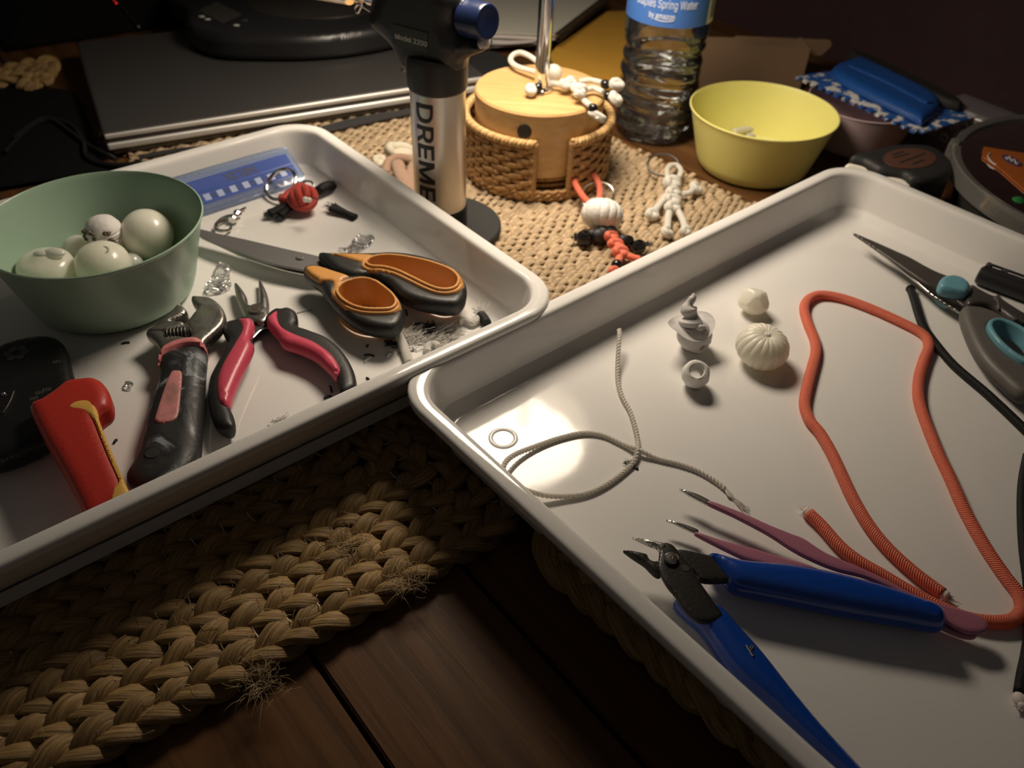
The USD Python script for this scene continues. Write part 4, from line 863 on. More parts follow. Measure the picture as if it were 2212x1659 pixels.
dd += .12 * np.exp(-(((np.abs(fs_) - .5) / .2) ** 2 + ((fu_ + .30) / .15) ** 2)) * (fx_ > 0)
hd.vertices = v * dd[:, None] * S * np.array([.86, .86, .88]); hc_ = hb_ + np.array([0, 0, S * .74]); hd.apply_translation(hc_)
part(t, 'skull', hd, 'resin_grey', smooth=True)
sk = []
for s_ in (-1, 1): sk.append(ball(S * .17, hc_ + fd * S * .62 + sdv * s_ * S * .31 - upv * S * .03, (1, 1, 1.1), 2))
part(t, 'eye_socket', sk, 'resin_dark', smooth=True)
bc = at(1494, 706, ZF + S * 1.30); an = np.linspace(0, 2 * np.pi, 64, endpoint=False)
rr = np.array([.30, .55, .80, .96, 1.0, .96, .80, .5, .2, 0]); zt = np.array([.10, .05, .06, .12, .14, .08, .0, -.03, -.03, -.03])
V = []
for r_, z_ in zip(rr, zt):
    w = 1 + .10 * np.cos(2 * (an - .5)) + .16 * np.exp(-((np.angle(np.exp(1j * (an - 3.35)))) / .28) ** 2)
    V.append(np.c_[r_ * w * np.cos(an) * S * 1.02, r_ * w * np.sin(an) * S * 1.02, (z_ + .20 * r_ ** 2 * np.cos(2 * an - .9)) * S])
V = np.vstack(V); i, j = np.meshgrid(np.arange(len(rr) - 1), np.arange(64), indexing='ij'); j2 = (j + 1) % 64
qd = np.stack([i * 64 + j, i * 64 + j2, (i + 1) * 64 + j2, (i + 1) * 64 + j], -1).reshape(-1, 4)
br = trimesh.Trimesh(V, np.vstack([qd[:, [0, 2, 1]], qd[:, [0, 3, 2]]]), process=False); br.apply_transform(trimesh.transformations.rotation_matrix(.16, [1, .4, 0])); br.apply_translation(bc)
part(t, 'hat_brim', br, 'resin_grey', smooth=50)
base = bc + np.array([-.06 * S, .05 * S, S * .02]); tip = at(1491, 634, ZF + S * 2.75)
cs = np.linspace(0, 1, 90); path = base + np.outer(cs, tip - base) + np.c_[S * .16 * np.sin(cs * 8.5) * cs, np.zeros(90), np.zeros(90)]
rad = S * (.50 * (1 - cs) ** .8 + .05) * (1 + .20 * np.sin(cs * 2 * np.pi * 2.6 - .6)); m, _ = tube(path, rad, sides=24); part(t, 'hat_cone', m, 'resin_grey', smooth=True)
part(t, 'hat_band', tube(base + np.c_[np.cos(an), np.sin(an), an * 0 + .12] * S * .48, S * .07, sides=8, closed=True)[0], 'resin_grey', smooth=True)
part(t, 'hat_bow', [ball(S * .20, bc + np.array([.30, -.36, .22]) * S, (1, .8, .9), 2), ball(S * .15, bc + np.array([.48, -.26, .2]) * S, (1, .8, .8), 2)], 'resin_grey', smooth=True)

p = at(1502, 812, ZF + .0075); r = 30 * mmpp(p); m, _ = lathe([(.48, .80), (.58, .93), (.72, .90), (.95, .45), (1.02, 0), (.95, -.45), (.70, -.85), (.5, -.9), (.4, -.5), (.42, .3), (.48, .80)][::-1], 40), 0
m.vertices *= r; m.vertices *= (1 + .10 * (meshkit.fbm(m.vertices / r * 2.6, 3, 5) - .5))[:, None]
vd = (EYE - p) / np.linalg.norm(EYE - p); m = align(m, vd * .8 + np.array([0.05, 0, .45]), p); m.apply_translation([0, 0, ZF + .0003 - m.bounds[0, 2]])
t = thing('ring_bead', 'small rough white bead with a wide hole, in front of the skull bead', 'bead', p); part(t, 'body', m, 'resin_white', smooth=40)
p = at(1627, 652, ZF + .008); r = 33 * mmpp(p); m = trimesh.creation.icosphere(3, 1.0); v = m.vertices
nn = np.array([[math.cos(a) * math.cos(e), math.sin(a) * math.cos(e), math.sin(e)] for a, e in ((.3, .2), (1.4, .5), (2.5, .1), (3.6, .6), (4.7, .2), (5.6, .5), (0, -.5), (2, -.6), (4, -.5), (1, 1.2))])
m.vertices = v * np.minimum(1.0, (.82 / np.clip(v @ nn.T, .05, None)).min(1))[:, None] * (1 + .22 * np.clip(v[:, 0], 0, 1) * np.clip(-v[:, 1], 0, 1))[:, None] * r * np.array([1, .95, .92]); m.apply_translation(p); m.apply_translation([0, 0, ZF + .0003 - m.bounds[0, 2]])
t = thing('faceted_bead', 'small chunky cream white bead behind the ribbed pumpkin bead', 'bead', p); part(t, 'body', m, 'glow_cream', smooth=25)
def pumpkin(p, R, axis, material, name, label, ribs=16, squash=.78):
    m = trimesh.creation.uv_sphere(1.0, count=[40, ribs * 8]); v = m.vertices; an = np.arctan2(v[:, 1], v[:, 0]); ce = np.hypot(v[:, 0], v[:, 1])
    d = 1 + .06 * (np.abs(np.cos(an * ribs / 2)) ** .7 - .6) * ce ** .6; d = d * (1 - .28 * np.exp(-(ce / .34) ** 2))
    m.vertices = v * d[:, None] * R * np.array([1, 1, squash]); m = align(m, axis); return m
p = at(1648, 745, ZF + .0125); R = 57 * mmpp(p)
m = pumpkin(p, R, (.12, -.1, 1), 0, 0, 0, 18); m.apply_translation(p); m.apply_translation([0, 0, ZF + .0003 - m.bounds[0, 2]])
t = thing('pumpkin_bead', 'cream white ribbed pumpkin bead standing alone in the right tray', 'bead', p); part(t, 'body', m, 'glow_cream', smooth=True)
top = m.vertices[:, 2].max(); part(t, 'stalk', [cyl(R * .12, R * .16, (p[0] + .0008, p[1], top - R * .16), 14, bev=.0004)], 'resin_white')

# ------------------------------------------------------------------ the desk lamp: bamboo foot, chrome pole, shade above the picture
woodmat('bamboo', (.46, .27, .10), (.56, .34, .14), (.62, .41, .19), axis_rot=0.1, sc=(14, 120, 120), rough=.38, dist=.00005)
mat('lamp_glow', {'e': ('emission', {'color': (1.0, .845, .665), 'strength': LAMP_W})}, [], 'e.emission')
LX, LY = .0115, .630
lamp = thing('desk_lamp', 'desk lamp with a round bamboo foot and chrome pole, standing in the rattan holder', 'lamp', (LX, LY, 0))
BT = .0720
part(lamp, 'foot', lathe([(0, .0205), (.0475, .0205), (.049, .022), (.0502, BT - .0015), (.0490, BT), (.0482, BT + .0001), (0, BT + .0001)], 72, (LX, LY, 0)), 'bamboo', smooth=35)
PXY = np.array([.0125, .6255])
part(lamp, 'pole', cyl(.0056, LAMP_Z - BT - .0005, (PXY[0], PXY[1], (LAMP_Z + BT - .0005) / 2), 32), 'chrome')
part(lamp, 'pole_collar', cyl(.0085, .003, (PXY[0], PXY[1], BT + .0015), 32, bev=.0008), 'chrome')
sw = vat(1133, 285, np.array([LX, LY - .0499, 0]), np.array([1., 0, 0]))
part(lamp, 'touch_switch', align(cyl(.0055, .002, n=24, bev=.0006), (0, -1, 0), (LX + sw[0], LY - math.sqrt(max(.0501 ** 2 - sw[0] ** 2, 0)), sw[1])), 'black_gloss')
R_, Z_ = LAMP_R, LAMP_Z
sh = [(R_ + .0005, Z_ + .001), (R_ + .004, Z_ - .030), (R_ + .0055, Z_ - .0305), (R_ + .0060, Z_ - .029), (R_ - .010, Z_ + .06), (.03, Z_ + .072), (0, Z_ + .073), (0, Z_ + .071), (.03, Z_ + .070), (R_ - .012, Z_ + .059), (R_ + .0005, Z_ + .001)]
SXY = LAMP_XY
part(lamp, 'shade', lathe(sh, 64, (SXY[0], SXY[1], 0)), 'lamp_white', smooth=35)
part(lamp, 'lit_diffuser', lathe([(0, Z_), (R_, Z_)][::-1], 64, (SXY[0], SXY[1], 0)), 'lamp_glow', smooth=False)

# ================================================================== clippings and scraps (each little piece lies where the photograph has it)
plain('clip_black', (.012, .012, .012), .6); plain('clip_white', (.86, .84, .80), .45, trans=.35)
pane('film_clear', (.97, .97, .97), .08, .12, (.8, .8, .8))
def tuft(name, label, px, py, z, n, ln, material, w=.0005, dirn=None, spread=.002, extra=None):
    c = at(px, py, z + .001); t = thing(name, label, 'scrap', (c[0], c[1], 0)); st = []
    for k in range(n):
        a = nrg.uniform(0, 6.28) if dirn is None else dirn + nrg.normal(0, .35); l = ln * nrg.uniform(.5, 1.2); o = nrg.normal(0, spread, 2); s = np.linspace(-.5, .5, 6)
        xy = c[:2] + o + np.c_[np.cos(a + .6 * s), np.sin(a + .6 * s)] * (s * l)[:, None]; st.append(np.c_[xy, z + w + np.abs(nrg.normal(0, .0014)) * (.4 + s + .5)])
    curves(t, 'fibre', st, w, material, kind='stuff'); return t
def cordbit(name, label, pts, z, r, material, cat_='cord', group=None, mats=None):
    q = spline([at(x, y, z + r) for x, y in pts], 40); t = thing(name, label, cat_, (q[0][0], q[0][1], 0), group=group); m, uv = tube(q, r, r * .9, sides=10); part(t, 'sheath', m, material, uv=uv); return t, q
braidmat('cord_white', (.62, .60, .55), (.88, .86, .81), 4, 800, .0003, trans=.25)
t, q = cordbit('cord_end', 'short piece of white braided cord in the clippings by the tray corner', ZC5([(952, 1178), (985, 1240), (1015, 1320), (1050, 1420)]), ZL, .0027, 'cord_white')
frayed(t, q[0], q[0] - q[4], .0014, 60, .005, 'frayed_fibre', 'clip_white', .0003)
t, q = cordbit('cord_end', 'curled white cord end at the front wall of the left tray', ZC5([(1195, 1330), (1190, 1295), (1215, 1270), (1255, 1268), (1280, 1290)]), ZL, .0022, 'cord_white')
t, q = cordbit('cord_end', 'frayed white cord end beside a black one in the left tray corner', ZC5([(1440, 1085), (1490, 1075), (1550, 1095), (1600, 1060)]), ZL, .0024, 'cord_white')
frayed(t, q[-1], q[-1] - q[-6] + np.array([0, .002, .002]), .0012, 90, .008, 'frayed_fibre', 'clip_white', .0003)
t, q = cordbit('cord_end', 'black cord end in the corner of the left tray', ZC5([(1615, 1030), (1640, 1060), (1665, 1100)]), ZL, .0030, 'cord_black'); frayed(t, q[0], q[0] - q[4], .0012, 50, .003, 'frayed_fibre', 'fray_black', .0004)
tuft('clippings', 'clump of black thread clippings among white fibres near the tray corner', *ZC5([(1222, 1150)])[0], ZL, 70, .007, 'clip_black', .0006, 1.2, .0016)
tuft('clippings', 'spread of fine white fibre clippings by the front wall', *ZC5([(1300, 1215)])[0], ZL, 260, .010, 'clip_white', .0004, .1, .0055)
tuft('clippings', 'white fibre clippings between the short cord and the black clump', *ZC5([(1090, 1200)])[0], ZL, 160, .007, 'clip_white', .0004, .3, .004)
tuft('clippings', 'small black clippings behind the short white cord', *ZC5([(890, 1262)])[0], ZL, 26, .006, 'clip_black', .0005, -.3, .0018)
tuft('clippings', 'tiny black and curled clippings at the foot of the front wall', *ZC5([(1020, 1290)])[0], ZL, 14, .004, 'clip_black', .0005, None, .003)
for lab, p0, p1, m_ in (('straight black thread snippet behind the scissors loop', (1060, 1115), (1190, 1105), 'clip_black'), ('black crumb of cord beside the small scissors loop', (1020, 995), (1030, 1040), 'clip_black'), ('slim black snippet in front of the small scissors loop', (690, 1355), (770, 1362), 'clip_black'), ('curved black snippet by the pink pliers grip end', (705, 1535), (735, 1562), 'clip_black'), ('pale snippet lying by the front wall below the pliers', (690, 1412), (740, 1370), 'clip_white'), ('short black snippet near the front of the pliers', (415, 1600), (430, 1650), 'clip_black'), ('fleck of black thread under the scissors loop', (708, 1290), (722, 1275), 'clip_black'), ('white thread snippet beside the clippings', (870, 1365), (900, 1345), 'clip_white')):
    a, b_ = at(*ZC5([p0])[0], ZL + .0006), at(*ZC5([p1])[0], ZL + .0006); single('thread_snippet', tube(spline([a, (a + b_) / 2 + [0, .0006, .0003], b_], 10), .0006, sides=6)[0], m_, lab, 'scrap', smooth=True)
for lab, p0, p1, m_ in (('short black snippet to the left of the wrench collar', (726, 258), (775, 250), 'clip_black'), ('tiny black snippet beside the wrench handle', (680, 850), (698, 830), 'clip_black'), ('black fleck at the tray wall below the pliers', (1935, 582), (1985, 572), 'clip_black')):
    a, b_ = at(*ZA([p0])[0], ZL + .0006), at(*ZA([p1])[0], ZL + .0006); single('thread_snippet', tube(spline([a, (a + b_) / 2 + [0, .0004, .0003], b_], 10), .0007, sides=6)[0], m_, lab, 'scrap', smooth=True)
t, q = cordbit('thread_snippet', 'tiny twisted white thread behind the pink pliers', ZB([(1775, 902), (1820, 890), (1862, 880)]), ZL, .0006, 'cord_white', 'scrap')
tuft('fluff', 'scrap of white fluff at the foot of the front wall', *ZA([(1690, 735)])[0], ZL, 60, .006, 'clip_white', .0004, .5, .002)
tuft('clippings', 'small black and white snippet under the white string', 1358, 1000, ZF, 22, .004, 'clip_white', .0003, None, .0012)
a = at(1358, 999, ZF + .0008); single('thread_snippet', [box(.0042, .0016, .0012, a, .4), box(.003, .0012, .001, a + [.003, -.003, 0], -.5)], 'clip_black', 'black cord crumb beneath the white string crossing', 'scrap')
def film(name, label, pts, z, bumps, seed):
    poly = smoothpoly(P2(pts, z)); m = pillow(poly, z + .0008, .0012, .0002, .004, step=.0009); v = m.vertices; v[:, 2] += .0035 * (meshkit.fbm(v * 260, 3, seed) - .3).clip(0) * bumps; m.vertices = v
    t = thing(name, label, 'scrap', (poly.centroid.x, poly.centroid.y, 0)); part(t, 'sheet', m, 'film_clear', smooth=20); return t
film('plastic_scrap', 'crinkled clear plastic scrap between the green bowl and pliers', ZB([(1215, 785), (1270, 700), (1290, 650), (1345, 620), (1385, 650), (1375, 700), (1385, 760), (1330, 790), (1280, 800)]), ZL, 1.6, 3)
film('plastic_scrap', 'clear plastic film scrap against the scissors\' large handle', ZC5([(480, 520), (560, 500), (640, 420), (700, 410), (770, 430), (740, 490), (640, 540), (540, 545)]), ZL, 1.4, 8)
film('plastic_scrap', 'speck of clear plastic on the tray left of the wrench', ZA([(740, 520), (770, 490), (802, 505), (796, 530), (760, 540)]), ZL, 1.0, 11)

# ================================================================== things standing on the table and the runner
def Z2(p): return Zm(700, 0, 2.765, p)
def Z3(p): return Zm(1412, 0, 2.765, p)
def Z6(p): return Zm(1150, 300, 3.687, p)
def Z8(p): return Zm(1750, 180, 4.788, p)
def ZL5(p): return Zm(1080, 90, 6.9125, p)
RT = .0044                                        # top of the runner

# ---- gas torch
TX, TY = -.0566, .5296
plain('torch_print', (.022, .022, .024), .4); plain('knob_navy', (.012, .022, .07), .25); plain('print_grey', (.55, .55, .54), .5); plain('label_black', (.022, .022, .022), .3)
t = thing('gas_torch', 'silver and black gas torch standing upright on the woven runner', 'torch', (TX, TY, 0))
part(t, 'foot', lathe([(0, RT), (.040, RT), (.0415, RT + .001), (.0415, RT + .0045), (.0405, RT + .0055), (0, RT + .0055)], 64, (TX + .002, TY, 0)), 'black_matte', smooth=40)
part(t, 'base_ring', lathe([(0, RT + .0056), (.0190, RT + .0056), (.0190, .0245), (.0184, .0255), (0, .0255)], 48, (TX, TY, 0)), 'black_gloss')
part(t, 'fuel_tank', lathe([(0, .0256), (.0182, .0256), (.0182, .1095), (0, .1095)], 64, (TX, TY, 0)), 'brushed_alu', smooth=40)
part(t, 'collar', lathe([(0, .1085), (.0175, .1085), (.0188, .1095), (.0196, .111), (.0198, .128), (.0190, .131), (0, .131)], 56, (TX, TY, 0)), 'black_plastic', smooth=40)
def wrap_text(text, height, r, ang0, z0, vertical, cx, cy, length=None, bold=True, depth=.00025):
    m = meshkit.text_mesh(text, height, depth, bold); b = m.bounds; m.apply_translation([-b[0, 0], -b[:, 1].mean(), 0]); 
    if length: m.apply_scale([length / (b[1, 0] - b[0, 0]), 1, 1])
    m = m.subdivide_to_size(.003) if hasattr(m, 'subdivide_to_size') else m
    v = m.vertices.copy(); L = v[:, 0].max()
    if vertical: a = ang0 + v[:, 1] / r; z = z0 - v[:, 0]
    else: a = ang0 + (v[:, 0] - L / 2) / r; z = z0 + v[:, 1]
    m.vertices = np.c_[cx + (r + v[:, 2]) * np.cos(a), cy + (r + v[:, 2]) * np.sin(a), z]; return m
cam_ang = math.atan2(-TY, -TX)
part(t, 'printed_name', wrap_text('DREMEL', .0118, .01825, cam_ang - .52, zfor(TX, TY - .015, 224), True, TX, TY, .0800), 'torch_print', smooth=False)
PHI = -.42; U = np.array([math.cos(PHI), math.sin(PHI), 0.]); NV = np.array([U[1], -U[0], 0.]); TO = np.array([TX, TY, 0.])
def headpart(pts, c, top, bot, r, wall, step=.0014):
    poly = smoothpoly([vat(x, y, TO, U) for x, y in pts], n=150); m = pillow(poly, c, top, bot, r, wall=wall, step=step); v = m.vertices.copy()
    m.vertices = TO + np.outer(v[:, 0], U) + np.outer(v[:, 1], [0, 0, 1.]) + np.outer(v[:, 2], NV); return m
hd_ = [(876, 138), (868, 116), (856, 92), (836, 72), (810, 46), (808, 25), (818, -20), (840, -62), (905, -78), (970, -60), (1002, -22), (1008, 10), (1002, 45), (1016, 64), (1040, 78), (1054, 92), (1057, 100), (1046, 109), (1030, 115), (1014, 123), (1005, 134), (1003, 146), (985, 152), (890, 152), (876, 146)]
part(t, 'head', headpart(hd_, 0, .0125, .0125, .012, .004), 'black_plastic', smooth=60)
gc = [(998, 12), (1006, -6), (1020, 2), (1024, 22), (1014, 48), (1004, 46), (996, 30)]
part(t, 'knob_collar', headpart(gc, 0, .011, .011, .006, .002), 'brushed_alu', smooth=60)
s0 = vat(1004, 36, TO, U); k0_ = TO + U * s0[0] + np.array([0, 0, s0[1]])
kd = U * .93 + np.array([0, 0, .10]) + NV * .25; kd /= np.linalg.norm(kd)
part(t, 'knob', align(lathe([(0, 0), (.0102, 0), (.0108, .001), (.0106, .0165), (.0098, .0182), (.0085, .0186), (.006, .0180), (0, .0176)], 40), kd, k0_ + kd * .002 + NV * .002), 'knob_navy', smooth=40)
tr = [(1038, 84), (1048, 70), (1056, 80), (1058, 98), (1048, 103), (1040, 94)]
part(t, 'trigger', headpart(tr, .002, .006, .006, .004, .002), 'print_grey', smooth=60)
lp_ = vat(912, 68, TO, U); lc = TO + U * lp_[0] + np.array([0, 0, lp_[1]]) + NV * .0146
g = slab(sg.box(-.0125, -.0062, .0125, .0062), 0, .0004, .0001, .002); v = g.vertices.copy(); LT = .05
def onhead(m, o): 
    v = m.vertices.copy(); c_, s_ = math.cos(LT), math.sin(LT); x, y = v[:, 0] * c_ + v[:, 1] * s_, -v[:, 0] * s_ + v[:, 1] * c_
    m.vertices = o + np.outer(x, U) + np.outer(y, [0, 0, 1.]) + np.outer(v[:, 2], NV); return m
part(t, 'label_plate', onhead(g, lc), 'label_black', smooth=False)
g = textflat('Model 2200', .0029, .0002); part(t, 'label_print', onhead(g, lc + NV * .0004 + np.array([0, 0, -.0008]) + U * .001), 'print_grey', smooth=False)
s0 = vat(818, -16, TO, U); n0 = TO + U * s0[0] + np.array([0, 0, s0[1]])
part(t, 'nozzle', [align(lathe([(0, 0), (.0085, 0), (.0085, .006), (.0070, .007), (.0070, .012), (.0085, .013), (.0085, .015), (.0070, .016), (.0070, .020), (.0105, .021), (.0115, .050), (.0100, .051), (.0095, .046), (0, .046)], 36), -U, n0)], 'nickel', smooth=40)
sp = [vat(x, y, TO, U) for x, y in ((826, 24), (805, 10), (790, 2), (782, 12), (788, 20), (795, 8))]; m, _ = tube(spline([TO + U * a + np.array([0, 0, b]) + NV * .008 for a, b in sp], 40), .0008, sides=8); part(t, 'lighter_wire', m, 'nickel')

# ---- rattan holder, its coasters
fibre('rattan', (.30, .16, .06), (.52, .31, .13), 4, 300, .0003, rough=.5); fibre('rattan_rim', (.42, .24, .09), (.68, .45, .20), 4, 300, .0003, rough=.45)
plain('rattan_dark', (.05, .025, .012), .8)
BX, BY, BR, BH = .0114, .6344, .0575, .0495
rh = thing('rattan_holder', 'round woven rattan coaster holder with an open front slot, around the lamp foot', 'basket', (BX, BY, 0))
A0, A1 = math.radians(-64), math.radians(268)
NS = 36; rows = 9
an = np.linspace(A0, A1, 560)
for k in range(rows):
    z = .0105 + k * (BH - .0145) / (rows - 1); w = np.cos(NS * .5 * an + (k // 1 % 2) * np.pi)
    rad = BR + .0013 * w + nrg.normal(0, .0001); zz = z + .0003 * np.sin(an * 31 + k)
    m, uv = tube(np.c_[BX + rad * np.cos(an), BY + rad * np.sin(an), zz], .0012, .0023, sides=8); part(rh, 'weave_strand', m, 'rattan', uv=uv + [0, k * .7])
for a in np.linspace(A0 + .02, A1 - .02, NS):
    z = np.linspace(.0055, BH - .001, 40); k = (z - .0105) / ((BH - .0145) / (rows - 1)); w = np.cos(NS * .5 * a + np.pi * k)
    rad = BR - .0016 * w; m, uv = tube(np.c_[BX + rad * math.cos(a), BY + rad * math.sin(a), z], .0027, .0010, sides=8, up=(math.cos(a), math.sin(a), .01)); part(rh, 'stake', m, 'rattan', uv=uv + [0, a])
s = an * BR
for k in range(2):
    ph = s / .0062 * 2 * np.pi + k * np.pi; rad = BR + .0016 * np.cos(ph); m, uv = tube(np.c_[BX + rad * np.cos(an), BY + rad * np.sin(an), BH + .0010 + .0016 * np.sin(ph)], .0021, sides=8); part(rh, 'rim_cord', m, 'rattan_rim', uv=uv)
for a in (A0, A1): m, uv = tube(np.c_[np.full(20, BX + BR * math.cos(a)), np.full(20, BY + BR * math.sin(a)), np.linspace(.006, BH + .002, 20)], .0024, sides=10); part(rh, 'end_post', m, 'rattan', uv=uv)
full = np.linspace(0, 2 * np.pi, 300, endpoint=False)
for k in range(3):
    ph = full * 46 + k * 2.1; rad = BR + .0007 * np.cos(ph); m, uv = tube(np.c_[BX + rad * np.cos(full), BY + rad * np.sin(full), RT + .0018 + k * .0027 + .0004 * np.sin(ph)], .0016, sides=8, closed=True); part(rh, 'base_cord', m, 'rattan', uv=uv)
part(rh, 'floor', cyl(BR - .001, .002, (BX, BY, RT + .0030), 64), 'rattan_dark')
csrc = None
for k, (py_, cl_) in enumerate(((351, 'topmost woven rattan coaster under the lamp foot'), (372, 'middle woven rattan coaster in the holder'), (394, 'lowest woven rattan coaster in the holder'))):
    zc_ = (.0192, .0145, .0098)[k] - .0004
    ct = thing('coaster', cl_, 'coaster', (BX, BY, zc_))
    part(ct, 'disc', cyl(.0495, .0018, (BX, BY, zc_), 56), 'rattan')
    for j in range(2):
        ph = full * 44 + j * np.pi; m, uv = tube(np.c_[BX + (.0500 + .0005 * np.cos(ph)) * np.cos(full), BY + (.0500 + .0005 * np.cos(ph)) * np.sin(full), zc_ + .0005 * np.sin(ph)], .0013, sides=7, closed=True); part(ct, 'edge_cord', m, 'rattan', uv=uv)

# ---- cord figures
braidmat('cord_ivory', (.74, .71, .64), (.90, .88, .81), 4, 800, .0003, trans=.25)
braidmat('cord_tan', (.26, .155, .10), (.42, .27, .19), 4, 420, .0006, rough=.7); plain('knot_beige', (.50, .46, .36), .6, bump=(500, .0006))
plain('bead_black', (.010, .010, .011), .10)
def cord(parent, pts, zs, r, material, name='cord', n=40, flat=.95):
    zs = np.broadcast_to(zs, (len(pts),)); q = spline([at(x, y, z) for (x, y), z in zip(pts, zs)], n); m, uv = tube(q, r, r * flat, sides=10); part(parent, name, m, material, uv=uv); return q
def knot(parent, px, py, z, rx, ry, rz, material, name='knot', turns=3, rot=0.):
    c = at(px, py, z); k = mmpp(c); sx, sy = rx * k, ry * k * 1.15; tt = np.linspace(0, 2 * np.pi * turns, 26 * turns); w = min(sx, sy) * .46
    q = np.c_[(sx - w) * np.cos(tt), (sy - w) * np.sin(tt) , .5 * w * np.sin(tt * (turns + 1) / turns)]
    q = q @ trimesh.transformations.euler_matrix(.5, .3, rot)[:3, :3].T + c; m, uv = tube(q, w, sides=9); ms = [m, ball(1, c, (sx * .72, sy * .72, w * .9), 2)]
    part(parent, name, m, material, uv=uv); part(parent, name, ms[1], material, smooth=True)
def bead_(parent, px, py, z, rpx, material, s=(1, 1, 1), axis=None, name='bead'):
    c = at(px, py, z); r = rpx * mmpp(c); m = lathe([(.25, -.82), (.6, -.8), (.9, -.45), (1, 0), (.9, .45), (.6, .8), (.25, .82), (.25, -.82)], 28); m.apply_scale(r); m.apply_scale(s)
    part(parent, name, align(m, axis if axis is not None else (.2, .1, 1), c), material, smooth=40)

ZT = BT + .0025
wf = thing('cord_figure', 'white paracord figure with black beads lying across the bamboo lamp foot', 'keychain', (*at(1230, 180, ZT)[:2], 0))
lp2 = ZL5([(640, 500), (480, 440), (330, 400), (210, 345), (158, 272), (195, 200), (290, 165), (400, 195), (520, 270), (640, 380)])
cord(wf, lp2, [ZT + .004, ZT + .004, ZT + .003, ZT + .003, ZT + .004, ZT + .006, ZT + .008, ZT + .009, ZT + .008, ZT + .006], .0022, 'cord_ivory', 'loop', 60)
p = at(*ZL5([(800, 470)])[0], ZT + .006); m = trimesh.creation.icosphere(2, 19 * mmpp(p)); m.apply_translation(p); part(wf, 'head_bead', m, 'glow_cream', smooth=25)
for x, y, a in ((970, 640, .3), (1060, 600, .8), (1130, 700, 1.4), (1215, 690, 2.0), (1190, 780, 2.6)): knot(wf, *ZL5([(x, y)])[0], ZT + .005, 15, 12, 0, 'cord_ivory', rot=a, turns=2)
for pts, bz in (([(920, 640), (760, 622), (630, 655)], .0055), ([(1180, 600), (1350, 580), (1515, 612)], .006), ([(1280, 720), (1400, 700), (1540, 755)], .005), ([(1200, 790), (1260, 880), (1350, 960)], .004)):
    cord(wf, ZL5(pts), BT + bz, .0023, 'cord_ivory', 'limb', 24)
for x, y, w, zz in ((570, 690, 10.5, .005), (1572, 640, 10.5, .006), (1612, 812, 10.5, .0045), (1392, 995, 10.5, .003)): bead_(wf, *ZL5([(x, y)])[0], BT + zz, w, 'bead_black', axis=(.8, -.2 if x < 1500 else -.6, .1))
for x, y, rx, ry, zz, a in ((460, 722, 13.5, 13, .0055, .2), (1742, 640, 19, 13, .006, .5), (1722, 850, 15, 16, .004, 1.0), (1452, 1105, 13.5, 19, -.002, 1.6)): knot(wf, *ZL5([(x, y)])[0], BT + zz, rx, ry, 0, 'cord_ivory', 'end_knot', 3, a)
ring3(wf, at(*ZL5([(600, 770)])[0], BT + .0012), np.array([1, 0, 0.]), np.array([0, .9, .1]), 8 * mmpp(at(1165, 200, BT)), .0006, 'nickel')

pk = thing('pumpkin_keychain', 'orange cord figure with a white pumpkin bead head and black beads, on the runner', 'keychain', (*at(1310, 470, RT)[:2], 0))
zr = RT + .004
cord(pk, Z6([(470, 530), (390, 440), (340, 345), (350, 285), (420, 262), (490, 290), (530, 360), (538, 430), (525, 500)]), [zr + .004, zr + .008, zr + .011, zr + .012, zr + .012, zr + .011, zr + .009, zr + .006, zr + .004], .0024, 'cord_orange', 'loop', 60)
rc = at(*Z6([(516, 450)])[0], zr + .003); ring3(pk, rc, np.array([1, .05, .12]), np.array([0, .93, .36]), 36 * mmpp(rc), .0008, 'nickel')
p = at(*Z6([(556, 602)])[0], zr + .0105); R = 45 * mmpp(p); m = pumpkin(p, R, (.10, .55, .62), 0, 0, 0, 14, .80); m.apply_translation(p); m.apply_translation([0, 0, max(0, RT - m.bounds[0, 2])]); part(pk, 'pumpkin_bead', m, 'resin_white', smooth=True)
c = p + np.array([.10, .55, .62]) * R * .72
part(pk, 'carved_stem', [ball(R * .2, c + np.array([math.cos(a) * R * .3, math.sin(a) * R * .18, 0]), (1, 1, .5), 2) for a in (0, 1.1, 2.2, 3.3, 4.4, 5.4)], 'resin_white', smooth=True)
for x, y, w in ((612, 742, 17), (560, 752, 17), (525, 768, 15)): bead_(pk, *Z6([(x, y)])[0], zr + .003, w, 'black_rubber', axis=(1, .3, 0), name='black_cord')
for x, y, w in ((412, 790, 18), (765, 815, 13), (850, 858, 16)): bead_(pk, *Z6([(x, y)])[0], zr + .0015, w, 'bead_black')
for x, y, w in ((478, 760, 12), (722, 800, 10)): bead_(pk, *Z6([(x, y)])[0], zr + .002, w, 'black_rubber', axis=(1, 0, 0), name='black_cord')
p = at(*Z6([(345, 782)])[0], zr + .001); part(pk, 'melted_end', align(cyl(.0030, .0028, n=16, bev=.0006), (1, .1, 0), p), 'black_gloss')
p = at(*Z6([(900, 845)])[0], zr + .001); frayed(pk, p, (1, .4, .2), .0012, 40, .0035, 'frayed_fibre', 'fray_black', .0005)
for x, y, rx, ry, a in ((628, 775, 19, 12, .5), (665, 838, 20, 12, .3), (702, 900, 21, 14, .4)): knot(pk, *Z6([(x, y)])[0], zr + .003, rx, ry, 0, 'cord_orange', 'body_knot', 2, a)
cord(pk, Z6([(700, 915), (690, 950), (680, 985)]), zr + .002, .0026, 'cord_orange', 'leg', 14); cord(pk, Z6([(750, 930), (800, 945), (860, 960)]), zr + .001, .0026, 'cord_orange', 'leg', 14)
bead_(pk, *Z6([(672, 1005)])[0], zr + .002, 12.5, 'bead_black', axis=(.3, .9, .1)); knot(pk, *Z6([(650, 1050)])[0], zr + .001, 13, 10, 0, 'cord_orange', 'end_knot', 2, .2)

